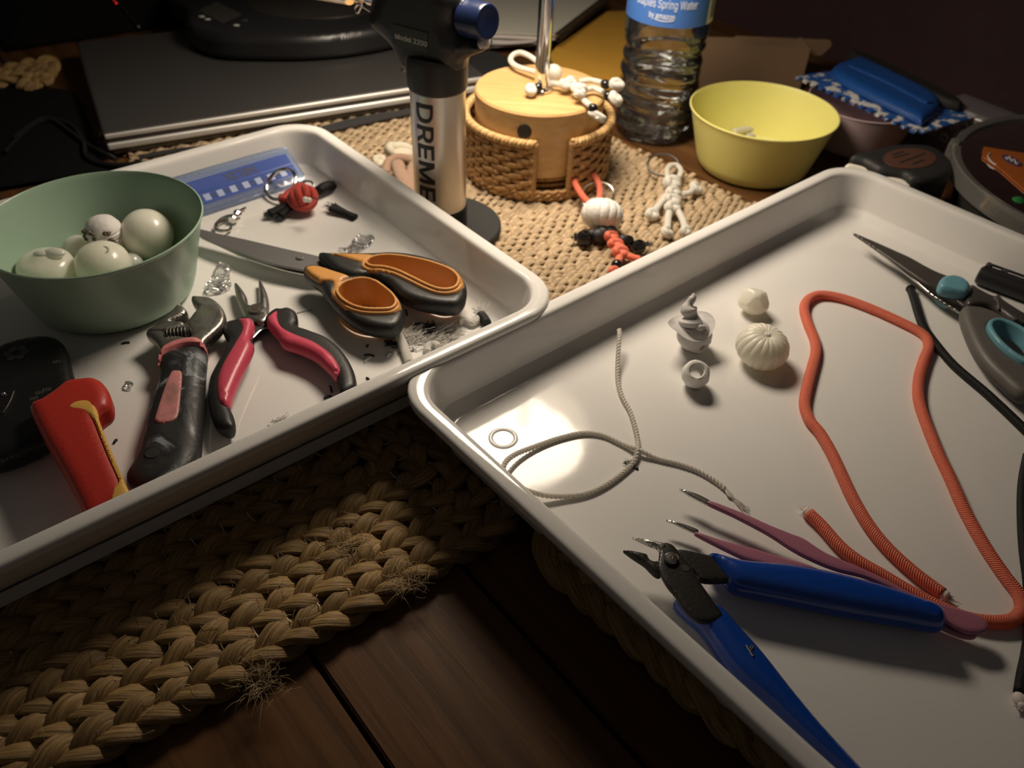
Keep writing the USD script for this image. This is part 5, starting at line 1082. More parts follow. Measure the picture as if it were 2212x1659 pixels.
wg = thing('cord_figure', 'small white knotted cord figure with a large dark key ring, beside the yellow bowl', 'keychain', (*at(1455, 430, RT)[:2], 0))
rc = at(*Z6([(1042, 208)])[0], zr + .004); ring3(wg, rc, np.array([1, 0, .05]), np.array([0, .95, .3]), 33 * mmpp(rc), .0009, 'steel_dark')
cord(wg, Z6([(1075, 310), (1075, 245), (1105, 212), (1150, 210), (1182, 250), (1170, 310)]), zr + .004, .0021, 'cord_ivory', 'loop', 30)
for x, y, rx, ry, a in ((1112, 350, 21, 16, .2), (1120, 425, 21, 13, .7), (1120, 485, 20, 12, .1), (1118, 545, 21, 14, .5)): knot(wg, *Z6([(x, y)])[0], zr + .0025, rx, ry, 0, 'cord_ivory', 'body_knot', 2, a)
for pts in ([(1065, 450), (1010, 525), (965, 580)], [(1195, 440), (1250, 430), (1290, 395)], [(1092, 570), (1080, 640), (1075, 720)], [(1160, 575), (1195, 640), (1215, 710)]): cord(wg, Z6(pts), zr + .001, .0026, 'cord_ivory', 'limb', 20)
for x, y, rx, ry, a in ((955, 600, 17, 13, .3), (1302, 392, 14, 14, .8), (1070, 745, 14, 13, 1.2), (1222, 732, 13, 12, .2)): knot(wg, *Z6([(x, y)])[0], zr + .0008, rx, ry, 0, 'cord_ivory', 'end_knot', 2, a)

bk = thing('cord_figure', 'brown and beige knotted cord figure half hidden behind the torch', 'keychain', (*at(870, 350, RT)[:2], 0))
for x, y, rx, ry in ((455, 905, 36, 19), (330, 968, 18, 15)): knot(bk, *Z2([(x, y)])[0], zr + .004, rx, ry, 0, 'knot_beige', 'knot', 2, .3)
cord(bk, Z2([(365, 1040), (385, 970), (450, 945), (540, 965), (600, 1010)]), zr + .0035, .0040, 'cord_tan', n=40)
cord(bk, Z2([(440, 985), (455, 1040), (490, 1110), (530, 1180)]), zr + .0045, .0056, 'cord_tan', n=40)
cord(bk, Z2([(540, 990), (520, 1060), (540, 1140)]), zr + .004, .0050, 'cord_tan', n=30)

# ---- black cable over the runner
t = thing('cable', 'thin black cables running along the runner behind the torch', 'cable', (*at(780, 262, RT)[:2], 0))
for o, w in ((0, .0022), (6, .0018), (11, .0016)): q = spline([at(x, y + o * f, RT + .0022) for x, y, f in ((655, 292, 1), (700, 277, .8), (772, 258, 1), (881, 240, .6), (960, 232, .4), (1010, 229, .4))], 60); m, _ = tube(q, w, sides=8); part(t, 'lead', m, 'black_rubber')

# ---- water bottle
pane('bottle_plastic', (.98, .985, .985), .035, .02, (.8, .8, .8), ior=1.55); glassy('bottle_water', (.97, .985, .99), 0.0, 1.33)
plain('label_blue', (.06, .18, .56), .4); plain('label_white', (.78, .78, .76), .45); plain('label_text', (.70, .76, .86), .5); plain('barcode_grey', (.28, .28, .28), .6)
OX, OY = .1164, .7228
bt = thing('water_bottle', 'clear plastic water bottle half full with a blue label, behind the yellow bowl', 'bottle', (OX, OY, 0))
def rib(z): return .0006 * np.cos((z - .012) / .0115 * 2 * np.pi) * (z < .085)
zz = np.linspace(.006, .155, 120)
rr = np.interp(zz, [.006, .012, .03, .06, .078, .092, .155], [.0322, .0342, .0338, .0338, .0328, .0352, .0352]) + rib(zz)
prof = [(0, .0045), (.012, .0035), (.021, .0008), (.027, .0008), (.031, .003)] + list(zip(rr, zz)) + [(.030, .175), (.018, .195), (.0125, .205), (.0125, .222)]
def petal(m, base=.012):
    v = m.vertices; a = np.arctan2(v[:, 1], v[:, 0]); k = np.clip(1 - v[:, 2] / base, 0, 1)
    v[:, :2] *= (1 - .16 * k * (.5 - .5 * np.cos(a * 5))**2)[:, None]; w = np.clip(v[:, 2] / .02, 0, 1) * (v[:, 2] < .088); rip = .0007 * np.sin(a * 3 + v[:, 2] * 420) * w; r0 = np.hypot(v[:, 0], v[:, 1]) + 1e-9; v[:, :2] *= (1 + rip / r0)[:, None]; m.vertices = v; return m
m = petal(lathe(prof, 90)); m.apply_translation([OX, OY, 0]); part(bt, 'body', m, 'bottle_plastic', smooth=True)
WL = .0625
wp = [(0, .0052), (.012, .0042), (.021, .0016), (.0265, .0016), (.0305, .0038)] + [(a - .0005, b) for a, b in zip(rr, zz) if b < WL] + [(np.interp(WL, zz, rr) - .0005, WL), (0, WL)]
m = petal(lathe(wp, 90)); m.apply_translation([OX, OY, 0]); part(bt, 'water', m, 'bottle_water', smooth=40)
part(bt, 'cap', lathe([(0, .208), (.0145, .208), (.0148, .209), (.0148, .222), (.0135, .2235), (0, .2235)], 36, (OX, OY, 0)), 'label_white')
bz0 = zfor(OX, OY - .0352, 61); ca = math.atan2(-OY, -OX)
def sheet(r, a0, a1, z0, z1, n=40, th=.0002):
    a = np.linspace(a0, a1, n); P_ = []
    for rr_ in (r, r - th):
        for z_ in (z0, z1): P_.append(np.c_[OX + rr_ * np.cos(a), OY + rr_ * np.sin(a), np.full(n, z_)])
    V = np.vstack(P_); i = np.arange(n - 1); F = []
    for o in ((0, 1), (3, 2), (2, 0), (1, 3)): A, B = o[0] * n, o[1] * n; F += [np.stack([A + i, A + i + 1, B + i + 1], 1), np.stack([A + i, B + i + 1, B + i], 1)]
    return trimesh.Trimesh(V, np.vstack(F), process=False)
part(bt, 'label', sheet(.0357, ca - 2.6, ca + 1.02, bz0, bz0 + .055, 90), 'label_blue', smooth=40)
part(bt, 'label_panel', sheet(.0357, ca + 1.02, ca + 1.75, bz0, bz0 + .055, 30), 'label_white', smooth=40)
part(bt, 'barcode', [sheet(.0359, ca + 1.12, ca + 1.42, bz0 + .004 + k * .0011, bz0 + .0044 + k * .0011 + .0003 * (k % 3), 8) for k in range(26)], 'barcode_grey', smooth=False)
part(bt, 'label_print', [wrap_text('Staples Spring Water', .0062, .0358, ca - .10, bz0 + .0165, False, OX, OY, .052, False), wrap_text('by amazon', .0040, .0358, ca - .16, bz0 + .0078, False, OX, OY, .021, True)], 'label_text', smooth=False)
sm = np.linspace(-.22, .22, 16); part(bt, 'label_print', tube(np.c_[OX + .0359 * np.cos(ca - .10 + sm), OY + .0359 * np.sin(ca - .10 + sm), bz0 + .0046 + .0011 * (sm / .22) ** 2], .0003, sides=5)[0], 'label_text')
part(bt, 'label_window', sheet(.0359, ca - .30, ca + .10, bz0 + .0235, bz0 + .031, 10), 'label_white', smooth=False)

# ---- yellow bowl and the white cord in it
yb = bowl('bowl', 'yellow plastic bowl with white cord scraps inside, on the bare table', np.array([.1952, .6623]), .0004, 'bowl_yellow')
for k, (pts, lb) in enumerate((([(1585, 285), (1620, 279), (1660, 276), (1692, 273)], 'white cord piece with a frayed end leaning inside the yellow bowl'), ([(1612, 296), (1640, 292), (1665, 296), (1680, 303)], 'curled white cord piece at the bottom of the yellow bowl'))):
    q = spline([at(x, y, .012 - .005 * k) for x, y in pts], 30); t = thing('cord_end', lb, 'cord', (q[0][0], q[0][1], 0)); m, uv = tube(q, .0030, sides=10); part(t, 'sheath', m, 'cord_ivory', uv=uv)
    if k == 0: frayed(t, q[-1], q[-1] - q[-4] + np.array([0, 0, .002]), .0013, 40, .004, 'frayed_fibre', 'clip_white', .0004)

# ---- laptop
LZ = .0245
l0, l1 = at(222, 291, LZ)[:2], at(1020, 169, LZ)[:2]; lu = (l1 - l0) / np.linalg.norm(l1 - l0); lv = np.array([-lu[1], lu[0]]); LW = .335; LD = .225
lang = math.atan2(lu[1], lu[0]); lc_ = l0 + lu * LW / 2 + lv * LD / 2
lap = thing('laptop', 'closed grey laptop with silver edges lying behind the left tray', 'laptop', (*lc_, 0), lang)
part(lap, 'base', rbox(LW, LD, .0062, .0022, (*lc_, .0134), lang), 'laptop_lid')
fe = l0 + lu * LW / 2
part(lap, 'base_edge', rbox(LW - .001, .004, .0058, .0018, (*(fe + lv * .0016), .0134), lang), 'laptop_edge', label='bright silver front edge of the base')
part(lap, 'lid_edge', rbox(LW - .001, .004, .0042, .0014, (*(fe + lv * .0016), .0221), lang), 'laptop_edge', label='bright silver front edge of the lid')
part(lap, 'base_underside', rbox(LW - .006, LD - .006, .0066, .0025, (*lc_, .0083), lang), 'laptop_lid')
part(lap, 'seam', rbox(LW - .004, LD - .004, .0046, .0006, (*lc_, .0186), lang), 'laptop_lid')
part(lap, 'lid', rbox(LW, LD, .0046, .0016, (*lc_, .0221), lang), 'laptop_lid')
part(lap, 'lid_panel', rbox(LW - .003, LD - .003, .0012, .0005, (*lc_, .0242), lang), 'laptop_lid')
lg_ = []
for x0_, x1_, w in ((541, 537, 30), (563, 557, 26), (585, 579, 44), (603, 600, 20)):
    a = at(x0_ + 2, 86, LZ)[:2]; b_ = at(x1_, 102 + (w - 26) * .8 + (2 if w > 40 else 0), LZ)[:2]; d = (b_ - a) / np.linalg.norm(b_ - a); n_ = np.array([-d[1], d[0]]) * .0011
    lg_.append(slab(sg.Polygon([a + n_, a - n_, b_ - n_, b_ + n_]), .0246, .0250, .0001, .002))
part(lap, 'logo_bar', lg_, 'black_gloss')

# ---- digital scale on the laptop
SCZ = .0252
sc0 = at(640, 110, SCZ + .004)[:2]
plain('scale_plate', (.20, .17, .15), .22, .9); plain('scale_black', (.013, .013, .014), .3); plain('scale_lcd', (.05, .05, .045), .12)
# rounded body outline traced from its near rim, mirrored to the far side
near = P2([(398, 40), (404, 70), (430, 88), (480, 101), (560, 104), (650, 104), (740, 98), (830, 84), (880, 70)], SCZ + .014)
far_ = [near[-1] + np.array([.03, .05]), near[-1] + np.array([.02, .16]), near[4] + np.array([.02, .24]), near[0] + np.array([-.03, .17]), near[0] + np.array([-.035, .06])]
sc = thing('kitchen_scale', 'round black kitchen scale with a steel plate, standing on the laptop', 'scale', (*sc0, 0))
spoly = smoothpoly(np.vstack([near, far_]))
part(sc, 'body', pillow(spoly, SCZ + .0125, .008, .006, .009, wall=.011, step=.003), 'scale_black', smooth=40)
pz = SCZ + .0265; pn = P2([(525, -10), (545, 14), (590, 30), (650, 39), (710, 40), (780, 30), (840, 10)], pz); pc, pr_ = None, None
A = np.c_[2 * pn, np.ones(len(pn))]; sol = np.linalg.lstsq(A, (pn ** 2).sum(1), rcond=None)[0]; pc = sol[:2]; pr_ = min(math.sqrt(sol[2] + pc @ pc), .085)
dn = pn[3] - pc; pc = pn[3] - dn / np.linalg.norm(dn) * pr_
part(sc, 'weighing_plate', lathe([(0, pz - .006), (pr_ - .004, pz - .006), (pr_, pz - .0012), (pr_ - .001, pz), (0, pz)], 96, (*pc, 0)), 'scale_plate', smooth=40)
lz = SCZ + .0268; lp3 = P2([(430, 22), (468, 3), (527, 33), (484, 51)], lz); part(sc, 'display', slab(sg.Polygon(lp3), lz - .003, lz, .0006, .003), 'scale_lcd')
for a, b_ in (((430, 22), (468, 3)), ((484, 51), (527, 33))): part(sc, 'display_edge', tube(np.array([at(*a, lz), at(*b_, lz)]), .0007, sides=8)[0], 'nickel')
for x, y, w in ((532, 46, 10), (450, -3, 8)): p = at(x, y, lz - .002); part(sc, 'button', ball(w * mmpp(p), p, (1, 1, .45)), 'nickel', smooth=True)
for x, y in ((511, 55), (449, 42), (436, 36)): p = at(x, y, lz - .001); part(sc, 'button', ball(.0024, p, (1.3, .8, .35)), 'print_grey', smooth=True)

# ---- dark device with a red lamp behind the laptop, and dark leads at its side
plain('device_black', (.005, .005, .005), .8, spec=.1); mat('led_red', {'e': ('emission', {'color': (1.0, .03, .02), 'strength': .8})}, [], 'e.emission')
plain('device_edge', (.03, .03, .03), .3)
d0, d1 = at(60, 112, .002)[:2], at(400, 58, .002)[:2]; du = (d1 - d0) / np.linalg.norm(d1 - d0); dv = np.array([-du[1], du[0]]); dc = d0 + du * .21 + dv * .06
dev = thing('black_device', 'black electronic box with a tiny red indicator, standing in the dark behind the laptop', 'device', (*dc, 0), math.atan2(du[1], du[0]))
part(dev, 'housing', rbox(.46, .10, .11, .004, (*dc, .056), math.atan2(du[1], du[0])), 'device_black')
o_ = np.array([*(d0 + dv * .0098), 0.]); du3 = np.array([*du, 0.])
def dvp(x, y): a, z = vat(x, y, o_, du3); return o_ + du3 * a + np.array([0, 0, z]) - np.array([*dv, 0]) * .0006
part(dev, 'edge_trim', tube(np.array([dvp(252, 2), dvp(300, 62)]), .0042, .0012, sides=8)[0], 'device_edge')
part(dev, 'indicator_led', [ball(.0011, dvp(251, 6)), ball(.0007, dvp(246, 0))], 'led_red'); part(dev, 'screw', ball(.0018, dvp(299, 57), (1, 1, 1)), 'nickel')
bg = thing('black_pouch', 'black cloth pouch lying in the dark to the left of the laptop', 'pouch', (*at(90, 250, .006)[:2], 0))
plain('cloth_black', (.006, .006, .006), .9, spec=.1, bump=(900, .0004))
part(bg, 'body', pillow(grow([(-160, 215), (-60, 190), (60, 186), (150, 190), (178, 230), (205, 300), (222, 340), (262, 352), (230, 372), (100, 380), (-40, 400), (-170, 400)], .008, d=.004), .0045, .004, .003, .012, step=.004), 'cloth_black', smooth=50)
t = thing('cable', 'loop of black lead on the black pouch left of the laptop', 'cable', (*at(130, 270, .004)[:2], 0))
for pts in ([(10, 330), (60, 280), (100, 258), (150, 268), (180, 300), (190, 340), (240, 356), (320, 352)], [(30, 300), (70, 268), (108, 256), (160, 290), (186, 310), (250, 345)]): m, _ = tube(spline([at(x, y, .0105) for x, y in pts], 60), .0020, sides=8); part(t, 'lead', m, 'black_gloss')
t = thing('cable', 'black lead lying between the laptop and the left tray', 'cable', (*at(400, 328, .004)[:2], 0))
m, _ = tube(spline([at(x, y, RT + .002) for x, y in ((300, 340), (380, 326), (450, 318), (540, 300), (620, 278))], 40), .0022, sides=8); part(t, 'lead', m, 'black_rubber')

# ---- notebook, papers, folder, cardboard box
plain('notebook_cover', (.58, .57, .50), .5); plain('page', (.62, .58, .56), .7); plain('folder_orange', (.66, .36, .055), .55, var=(40, (.60, .33, .05), .4, .7)); plain('card', (.36, .235, .14), .75, bump=(300, .0002)); plain('wire_dark', (.05, .05, .05), .3, .8)
NZ = .0225
nb = thing('notebook', 'grey spiral notebook lying open-edged behind the torch', 'notebook', (*at(1130, 30, NZ)[:2], 0))
ncov = P2([(960, 66), (1200, 76), (1308, -6), (1290, -60), (1000, -60), (900, 20)], NZ)
part(nb, 'cover', slab(sg.Polygon(ncov), NZ - .0012, NZ, .0003, .004), 'notebook_cover'); part(nb, 'page_block', slab(sg.Polygon(ncov).buffer(-.002), NZ - .0062, NZ - .0013, .0003, .004), 'page')
a, b_ = at(1202, 76, NZ)[:2], at(1310, -8, NZ)[:2]; nd = (b_ - a) / np.linalg.norm(b_ - a); ln = np.linalg.norm(b_ - a)
ss = np.linspace(0, ln, 30 * 14); hel = np.c_[a + np.outer(ss, nd), np.full(len(ss), NZ - .0030)]; nn_ = np.array([-nd[1], nd[0]]); ph = ss / ln * 30 * 2 * np.pi
hel[:, :2] += np.outer(.0042 * np.cos(ph), nn_); hel[:, 2] += .0042 * np.sin(ph); part(nb, 'spiral_binding', tube(hel, .0007, sides=5)[0], 'wire_dark')
src = None
for k, (dx, dy, lb) in enumerate(((0, 0, 'top sheet of the loose white papers under the notebook'), (6, 6, 'second sheet of the loose white papers under the notebook'), (-8, 11, 'lowest sheet of the loose white papers under the notebook'))):
    zp_ = .0150 - k * .004; pp_ = P2([(1040 + dx, 62 + dy), (1120 + dx, 72 + dy), (1182 + dx, 84 + dy), (1150 + dx, 92 + dy), (1060 + dx, 92 + dy), (990 + dx, 80 + dy)], zp_)
    m = slab(sg.Polygon(pp_), zp_ - .0004, zp_, .0001, .004, tilt=lambda x, y: .0016 * np.sin(x * 60 + k)); t = single('paper_sheet', m, 'page', lb, 'paper')
t = thing('black_pouch', 'black pouch lying in the shadow behind the bamboo lamp foot', 'pouch', (*at(1060, 125, .01)[:2], 0))
part(t, 'body', pillow(grow([(1000, 118), (1040, 108), (1080, 112), (1110, 128), (1150, 140), (1140, 160), (1060, 168), (1005, 160)], .012), .008, .006, .006, .012, step=.003), 'black_rubber')
FZ = .006
fo = P2([(1186, 118), (1204, 98), (1312, 24), (1400, 22), (1520, 40), (1500, 150), (1390, 190), (1220, 190)], FZ)
t = single('paper_folder', slab(sg.Polygon(fo), FZ - .003, FZ, .0006, .004), 'folder_orange', 'mustard orange paper folder lying flat between the notebook and the bottle', 'folder')
cbx = thing('cardboard_box', 'small brown cardboard box with a raised flap against the dark wall', 'box', (*at(1620, 185, 0)[:2], 0))
c0 = at(1498, 188, 0); c1 = at(1726, 196, 0); cu = (c1 - c0)[:2] / np.linalg.norm((c1 - c0)[:2]); cv = np.array([-cu[1], cu[0]]); CWd = np.linalg.norm((c1 - c0)[:2])
ch = zfor(c0[0] + cu[0] * CWd / 2, c0[1] + cu[1] * CWd / 2, 100); cang = math.atan2(cu[1], cu[0]); TH = .003
def cpan(s0, s1, z0, z1, dep, th=TH): m = box((s1 - s0), th, z1 - z0, (0, 0, 0)); m.apply_transform(trimesh.transformations.rotation_matrix(cang, [0, 0, 1])); q = c0[:2] + cu * (s0 + s1) / 2 + cv * dep; m.apply_translation([q[0], q[1], (z0 + z1) / 2]); return m
part(cbx, 'front_panel', cpan(0, CWd, .0005, ch, 0), 'card', smooth=False); part(cbx, 'back_panel', cpan(.0, CWd, .0005, ch - .004, .034), 'card', smooth=False)
for s_ in (0, CWd - TH): m = box(TH, .030, ch - .001); m.apply_transform(trimesh.transformations.rotation_matrix(cang, [0, 0, 1])); q = c0[:2] + cu * (s_ + TH / 2) + cv * .017; m.apply_translation([q[0], q[1], ch / 2]); part(cbx, 'side_panel', m, 'card', smooth=False)
part(cbx, 'floor_panel', cpan(0, CWd, .0005, .003, .017, .030), 'card', smooth=False)
ob = np.array([*(c0[:2] + cv * .040), 0.]); cu3 = np.array([*cu, 0.])
fp_ = [vat(x, y, ob, cu3) for x, y in Z3([(455, 262), (490, 216), (1058, 240), (1066, 268), (1000, 330), (880, 330), (455, 330)])]; m = slab(sg.Polygon(fp_), -TH / 2, TH / 2, .0004, .004); v = m.vertices.copy(); m.vertices = ob + np.outer(v[:, 0], cu3) + np.outer(v[:, 1], [0, 0, 1.]) + np.outer(v[:, 2], [*cv, 0]); part(cbx, 'flap', m, 'card', smooth=False)

# ---- pink bowl with a blue notched spreader lying on it
pc_ = at(1868, 222, .038); pb_ = bowl('bowl', 'pink plastic bowl under the blue notched spreader', pc_[:2], .0004, 'bowl_pink', scale=.80)
n = {'t': ('texture_coordinate', {}), 'n': ('noise_texture', {'scale': 90, 'detail': 5.0, 'roughness': .6}), 'r': ('rgb_ramp', {'ramp': [(.52, (.02, .10, .36)), (.57, (.74, .72, .66))]}), 'b': ('bump', {'strength': 1., 'distance': .0006}), 'p': ('principled_bsdf', {'roughness': .5})}
mat('blue_grouted', n, [('t.object', 'n.vector'), ('n.fac', 'r.fac'), ('r.color', 'p.base_color'), ('n.fac', 'b.height'), ('b.normal', 'p.normal')])
plain('blue_plain', (.012, .075, .30), .38)
BSZ = .0428
t = thing('notched_spreader', 'blue plastic notched adhesive spreader with dried white grout, resting on the pink bowl', 'spreader', (*at(1880, 200, BSZ)[:2], 0))
e0, e1 = at(1718, 166, BSZ)[:2], at(1984, 289, BSZ)[:2]; ev = e1 - e0; el = np.linalg.norm(ev); eu = ev / el; en = np.array([-eu[1], eu[0]]); en = en if en @ (at(1800, 110, BSZ)[:2] - e0) > 0 else -en
wdt = abs((at(1786, 109, BSZ)[:2] - e0) @ en); bt_pts = []
nt = 15
for k in range(nt):
    a0 = el * (k + .0) / nt; a1 = el * (k + .55) / nt; a2 = el * (k + 1) / nt
    bt_pts += [e0 + eu * a0, e0 + eu * a1, e0 + eu * a1 + en * .006, e0 + eu * a2 + en * .006]
pl_ = sg.Polygon(bt_pts + [e1 + en * wdt, e0 + eu * .012 + en * wdt, e0 + eu * .0 + en * wdt * .2]); pl_ = pl_.buffer(0)
pl_ = pl_.difference(sg.Point(*(e0 + eu * .022 + en * wdt * .52)).buffer(.004))
part(t, 'blade', slab(pl_ if pl_.geom_type == 'Polygon' else max(pl_.geoms, key=lambda g: g.area), BSZ - .002, BSZ, .0003, .0016), 'blue_grouted')
hp_ = [(1800, 158), (1846, 124), (1870, 126), (2026, 206), (1998, 258), (1976, 252)]; hq = smoothpoly(P2(hp_, BSZ + .006), n=80)
part(t, 'handle', pillow(hq, BSZ + .002, .0065, .002, .008, step=.0022), 'blue_plain')
rdg = [at(x, y, BSZ + .0082) for x, y in ((1838, 142), (1920, 178), (2008, 224))]; part(t, 'handle_ridge', tube(spline(rdg, 24), .0045, .0018, sides=10)[0], 'blue_plain')
bkp = smoothpoly(P2([(1848, 120), (1864, 110), (2068, 206), (2042, 214)], BSZ + .008), n=60); part(t, 'rubber_back', pillow(bkp, BSZ + .002, .0065, .002, .004, step=.002), 'black_matte')

# ---- clear plastic box with rings over purple foam
pane('box_clear', (.93, .92, .94), .1, .28, (.60, .58, .62)); plain('foam_purple', (.10, .055, .17), .8)
b0 = at(1993, 292, .012)[:2]; b1 = at(2052, 318, .012)[:2]; bu = (b1 - b0) / np.linalg.norm(b1 - b0); bv = np.array([-bu[1], bu[0]]); bang = math.atan2(bu[1], bu[0]); BWd, BDp, BHt = .064, .040, .044; bc_ = b0 + bu * BWd / 2 + bv * BDp / 2; bzb = .0006
t = thing('bead_box', 'small cloudy plastic box with silver rings over purple foam, behind the tape measure', 'box', (*bc_, 0), bang)
outer = rbox(BWd, BDp, BHt, .006, (*bc_, bzb + BHt / 2), bang); part(t, 'shell', outer, 'box_clear', smooth=40)
part(t, 'lid_rim', joinm([rbox(BWd + .003, .0022, .004, .001, (*(bc_ - bv * (BDp / 2)), bzb + BHt * .66), bang), rbox(.0022, BDp + .003, .004, .001, (*(bc_ - bu * (BWd / 2)), bzb + BHt * .66), bang)]), 'box_clear')
part(t, 'foam', rbox(BWd - .006, BDp - .006, .022, .002, (*bc_, bzb + .0125), bang), 'foam_purple')
for k, (x, y, r_) in enumerate(((2060, 268, 11), (2040, 297, 9), (2015, 282, 9), (2082, 270, 9), (2072, 292, 8))):
    a, z_ = vat(x, y, np.array([*(b0 + bv * .0016), 0]), np.array([*bu, 0])); p = np.array([*(b0 + bv * .0016 + bu * a), z_]); m = trimesh.creation.torus(r_ * mmpp(p), .0013, major_sections=24, minor_sections=8); part(t, 'ring', align(m, [*bv, 0.35], p), 'print_grey', smooth=True)

# ---- tape measure
plain('label_brown', (.10, .045, .03), .5); plain('ivory_plastic', (.84, .80, .70), .35)
MZ = .047
t = thing('tape_measure', 'black tape measure with an ivory front, behind the far corner of the right tray', 'tape measure', (*at(1970, 370, MZ)[:2], 0))
o = Z8([(430, 745), (470, 705), (560, 690), (700, 655), (860, 622), (1050, 612), (1250, 632), (1400, 710), (1475, 815), (1470, 900), (1380, 960), (1200, 985), (1060, 965), (980, 915), (850, 890), (720, 862), (580, 785)])
part(t, 'case', pillow(grow(o, MZ), MZ - .024, .004, .002, .005, wall=.040, step=.0018), 'black_rubber', smooth=40)
o = Z8([(376, 838), (400, 800), (452, 770), (520, 775), (600, 815), (720, 878), (880, 915), (1000, 935), (1058, 985), (1050, 1060), (960, 1040), (700, 940), (560, 880)])
part(t, 'ivory_front', pillow(grow(o, MZ - .006), MZ - .025, .004, .002, .004, wall=.030, step=.0018), 'ivory_plastic', smooth=40)
o = P2([(x, y) for x, y in Z8([(1030 + 275 * math.cos(a), 780 + 106 * math.sin(a)) for a in np.linspace(0, 6.2832, 40, endpoint=False)])], MZ); part(t, 'round_label', slab(sg.Polygon(o), MZ - .0006, MZ + .0005, .0002, .002), 'label_brown')
tx = []
for p0, p1 in (((850, 740), (960, 705)), ((860, 770), (1020, 725)), ((930, 820), (1190, 725)), ((1060, 835), (1180, 790))): a, b_ = at(*Z8([p0])[0], MZ + .0006), at(*Z8([p1])[0], MZ + .0006); tx.append(tube(np.array([a, b_]), .0009, .0001, sides=6)[0])
part(t, 'label_print', tx, 'black_matte')
part(t, 'tick_mark', [tube(np.array([at(*Z8([(x, y)])[0], MZ - .0015), at(*Z8([(x + 12, y + 22)])[0], MZ - .0016)]), .0005, sides=6)[0] for x, y in ((1292, 892), (1330, 885), (1372, 872))], 'print_grey')

# ---- round tub of party beads
pane('tub_clear', (.96, .95, .94), .08, .06, (.62, .58, .54)); pane('tub_rim', (.92, .92, .90), .12, .22, (.62, .60, .56))
plain('bead_orange', (.55, .09, .025), .28); plain('bead_jet', (.012, .014, .013), .12); plain('bead_green', (.03, .20, .05), .16); plain('label_orange', (.42, .11, .02), .5); plain('label_purple', (.09, .05, .12), .5)
TZt = .050
rimp = P2(Z8([(1440, 720), (1470, 650), (1560, 545), (1700, 425), (1900, 342), (2212, 316), (1620, 960), (1850, 1150), (2212, 1378)]), TZt)
A = np.c_[2 * rimp, np.ones(len(rimp))]; sol = np.linalg.lstsq(A, (rimp ** 2).sum(1), rcond=None)[0]; tc = sol[:2]; TRr = math.sqrt(sol[2] + tc @ tc)
tub = thing('bead_tub', 'large round clear tub of orange, black and green beads at the right edge', 'tub', (*tc, 0))
part(tub, 'body', lathe([(0, .0006), (TRr - .012, .0006), (TRr - .008, .003), (TRr - .004, TZt - .012), (TRr - .0052, TZt - .012), (TRr - .0092, .004), (0, .0018)], 96, (*tc, 0)), 'tub_clear', smooth=40)
part(tub, 'lid_rim', lathe([(TRr - .003, TZt - .014), (TRr, TZt - .013), (TRr, TZt - .001), (TRr - .001, TZt), (TRr - .006, TZt - .001), (TRr - .0065, TZt - .003), (TRr - .003, TZt - .013), (TRr - .003, TZt - .014)], 96, (*tc, 0)), 'tub_rim', smooth=40)
part(tub, 'lid', lathe([(TRr - .0065, TZt - .003), (0, TZt - .0025), (0, TZt - .0033), (TRr - .0065, TZt - .0038)][::-1], 96, (*tc, 0)), 'tub_clear', smooth=40)
part(tub, 'latch', rbox(.012, .008, .014, .002, at(2058, 322, TZt - .006), 1.0), 'tub_rim')
for px_, py_ in ((2188, 440), (2150, 290)):
    d = at(px_, py_, .045)[:2] - tc; d /= np.linalg.norm(d); m = box(TRr - .012, .0012, .034, (0, 0, 0)); m.apply_translation([(TRr - .012) / 2 + .002, 0, 0]); m.apply_transform(trimesh.transformations.rotation_matrix(math.atan2(d[1], d[0]), [0, 0, 1])); m.apply_translation([*tc, .020]); part(tub, 'divider', m, 'tub_clear', smooth=False)
lbp = [(2125, 318), (2150, 322), (2212, 332), (2260, 345), (2270, 440), (2212, 412), (2160, 366), (2122, 340)]; part(tub, 'label', slab(sg.Polygon(P2(lbp, TZt - .0022)), TZt - .0024, TZt - .0016, .0002, .003), 'label_orange')
e_ = [(2186 + 22 * math.cos(a) + 4 * math.sin(a), 347 + 10 * math.sin(a) + 8 * math.cos(a)) for a in np.linspace(0, 6.28, 30, endpoint=False)]; part(tub, 'label_badge', slab(sg.Polygon(P2(e_, TZt - .0014)), TZt - .0016, TZt - .0012, .0001, .002), 'label_purple')
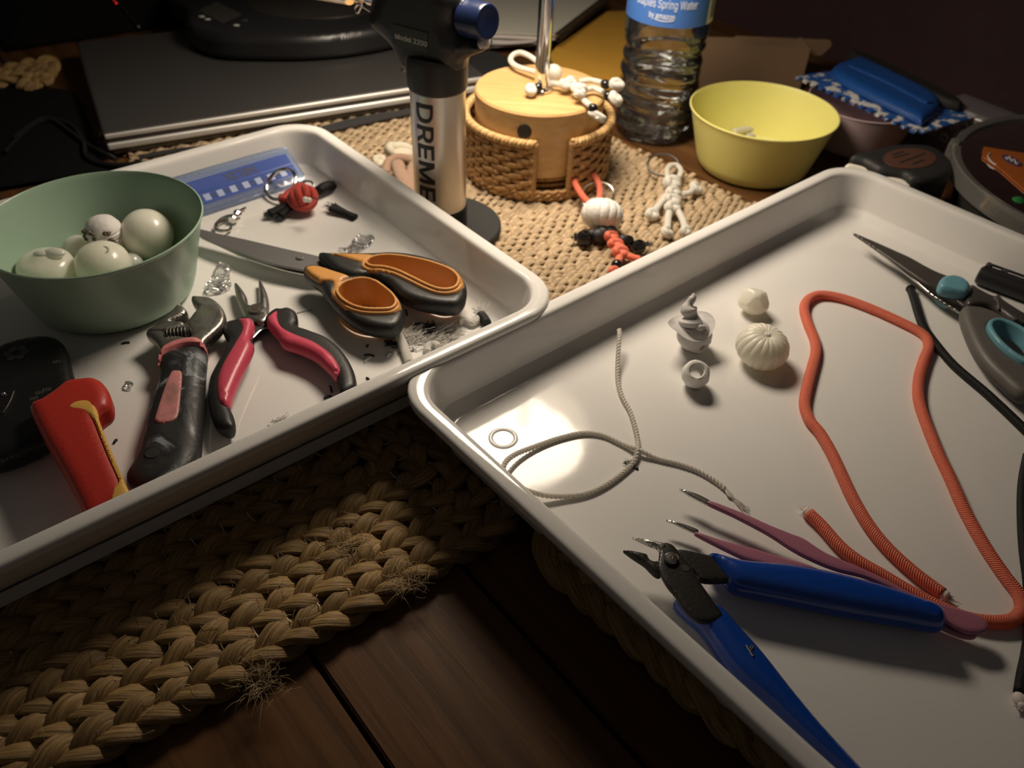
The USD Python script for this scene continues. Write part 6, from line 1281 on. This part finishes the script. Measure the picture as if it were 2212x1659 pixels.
part(tub, 'label_scroll', [tube(spline([at(x, y, TZt - .0010) for x, y in ((2172, 340), (2178, 344), (2180, 338), (2186, 348), (2190, 344), (2196, 354), (2201, 351))], 30), .0006, sides=5)[0], tube(spline([at(x, y, TZt - .0012) for x, y in ((2140, 330), (2134, 338), (2142, 350), (2152, 356))], 20), .0005, sides=5)[0]], 'print_grey')
def tubbeads(n_, material, label, group, regions, r, seed):
    g_ = np.random.default_rng(seed); placed = []; k = 0; tries = 0
    while k < n_ and tries < 60000:
        tries += 1; (px_, py_), sp_ = regions[g_.integers(len(regions))]; q = at(px_ + g_.normal(0, sp_), py_ + g_.normal(0, sp_ * .7), .03)
        z_ = .0022 + r + g_.integers(0, 4) * r * 1.85
        if np.linalg.norm(q[:2] - tc) > TRr - .011 - r: continue
        p = np.array([q[0], q[1], z_])
        if any(np.linalg.norm(p - o_) < 1.8 * r for o_ in allb): continue
        allb.append(p); placed.append(p); k += 1
    src_ = None
    for p in placed:
        if src_ is None:
            x = thing('party_bead', label, 'bead', p, group=group); part(x, 'body', ball(r, p, n=2), material, smooth=True); src_ = x
        else:
            x = UsdGeom.Xform.Define(stage, numbered('/World/party_bead')); x.AddTranslateOp().Set(Gf.Vec3d(*map(float, p))); x.GetPrim().GetReferences().AddInternalReference(src_.GetPath()); x.GetPrim().SetInstanceable(True); tag(x.GetPrim(), label, 'bead', group)
allb = []
tubbeads(70, 'bead_orange', 'round orange bead heaped in the clear tub', 'orange beads in the tub', [((2120, 320), 26), ((2160, 300), 26), ((2190, 310), 24)], .0042, 5)
tubbeads(120, 'bead_jet', 'round black bead heaped in the clear tub', 'black beads in the tub', [((2110, 400), 24), ((2150, 400), 28), ((2130, 430), 24), ((2190, 400), 26)], .0040, 6)
tubbeads(7, 'bead_green', 'round green bead in the near compartment of the clear tub', 'green beads in the tub', [((2190, 470), 12), ((2206, 480), 12)], .0062, 8)
print('tub', tc, TRr, 'scale', pc, pr_, 'cardbox h', ch, 'bottle label z', bz0)
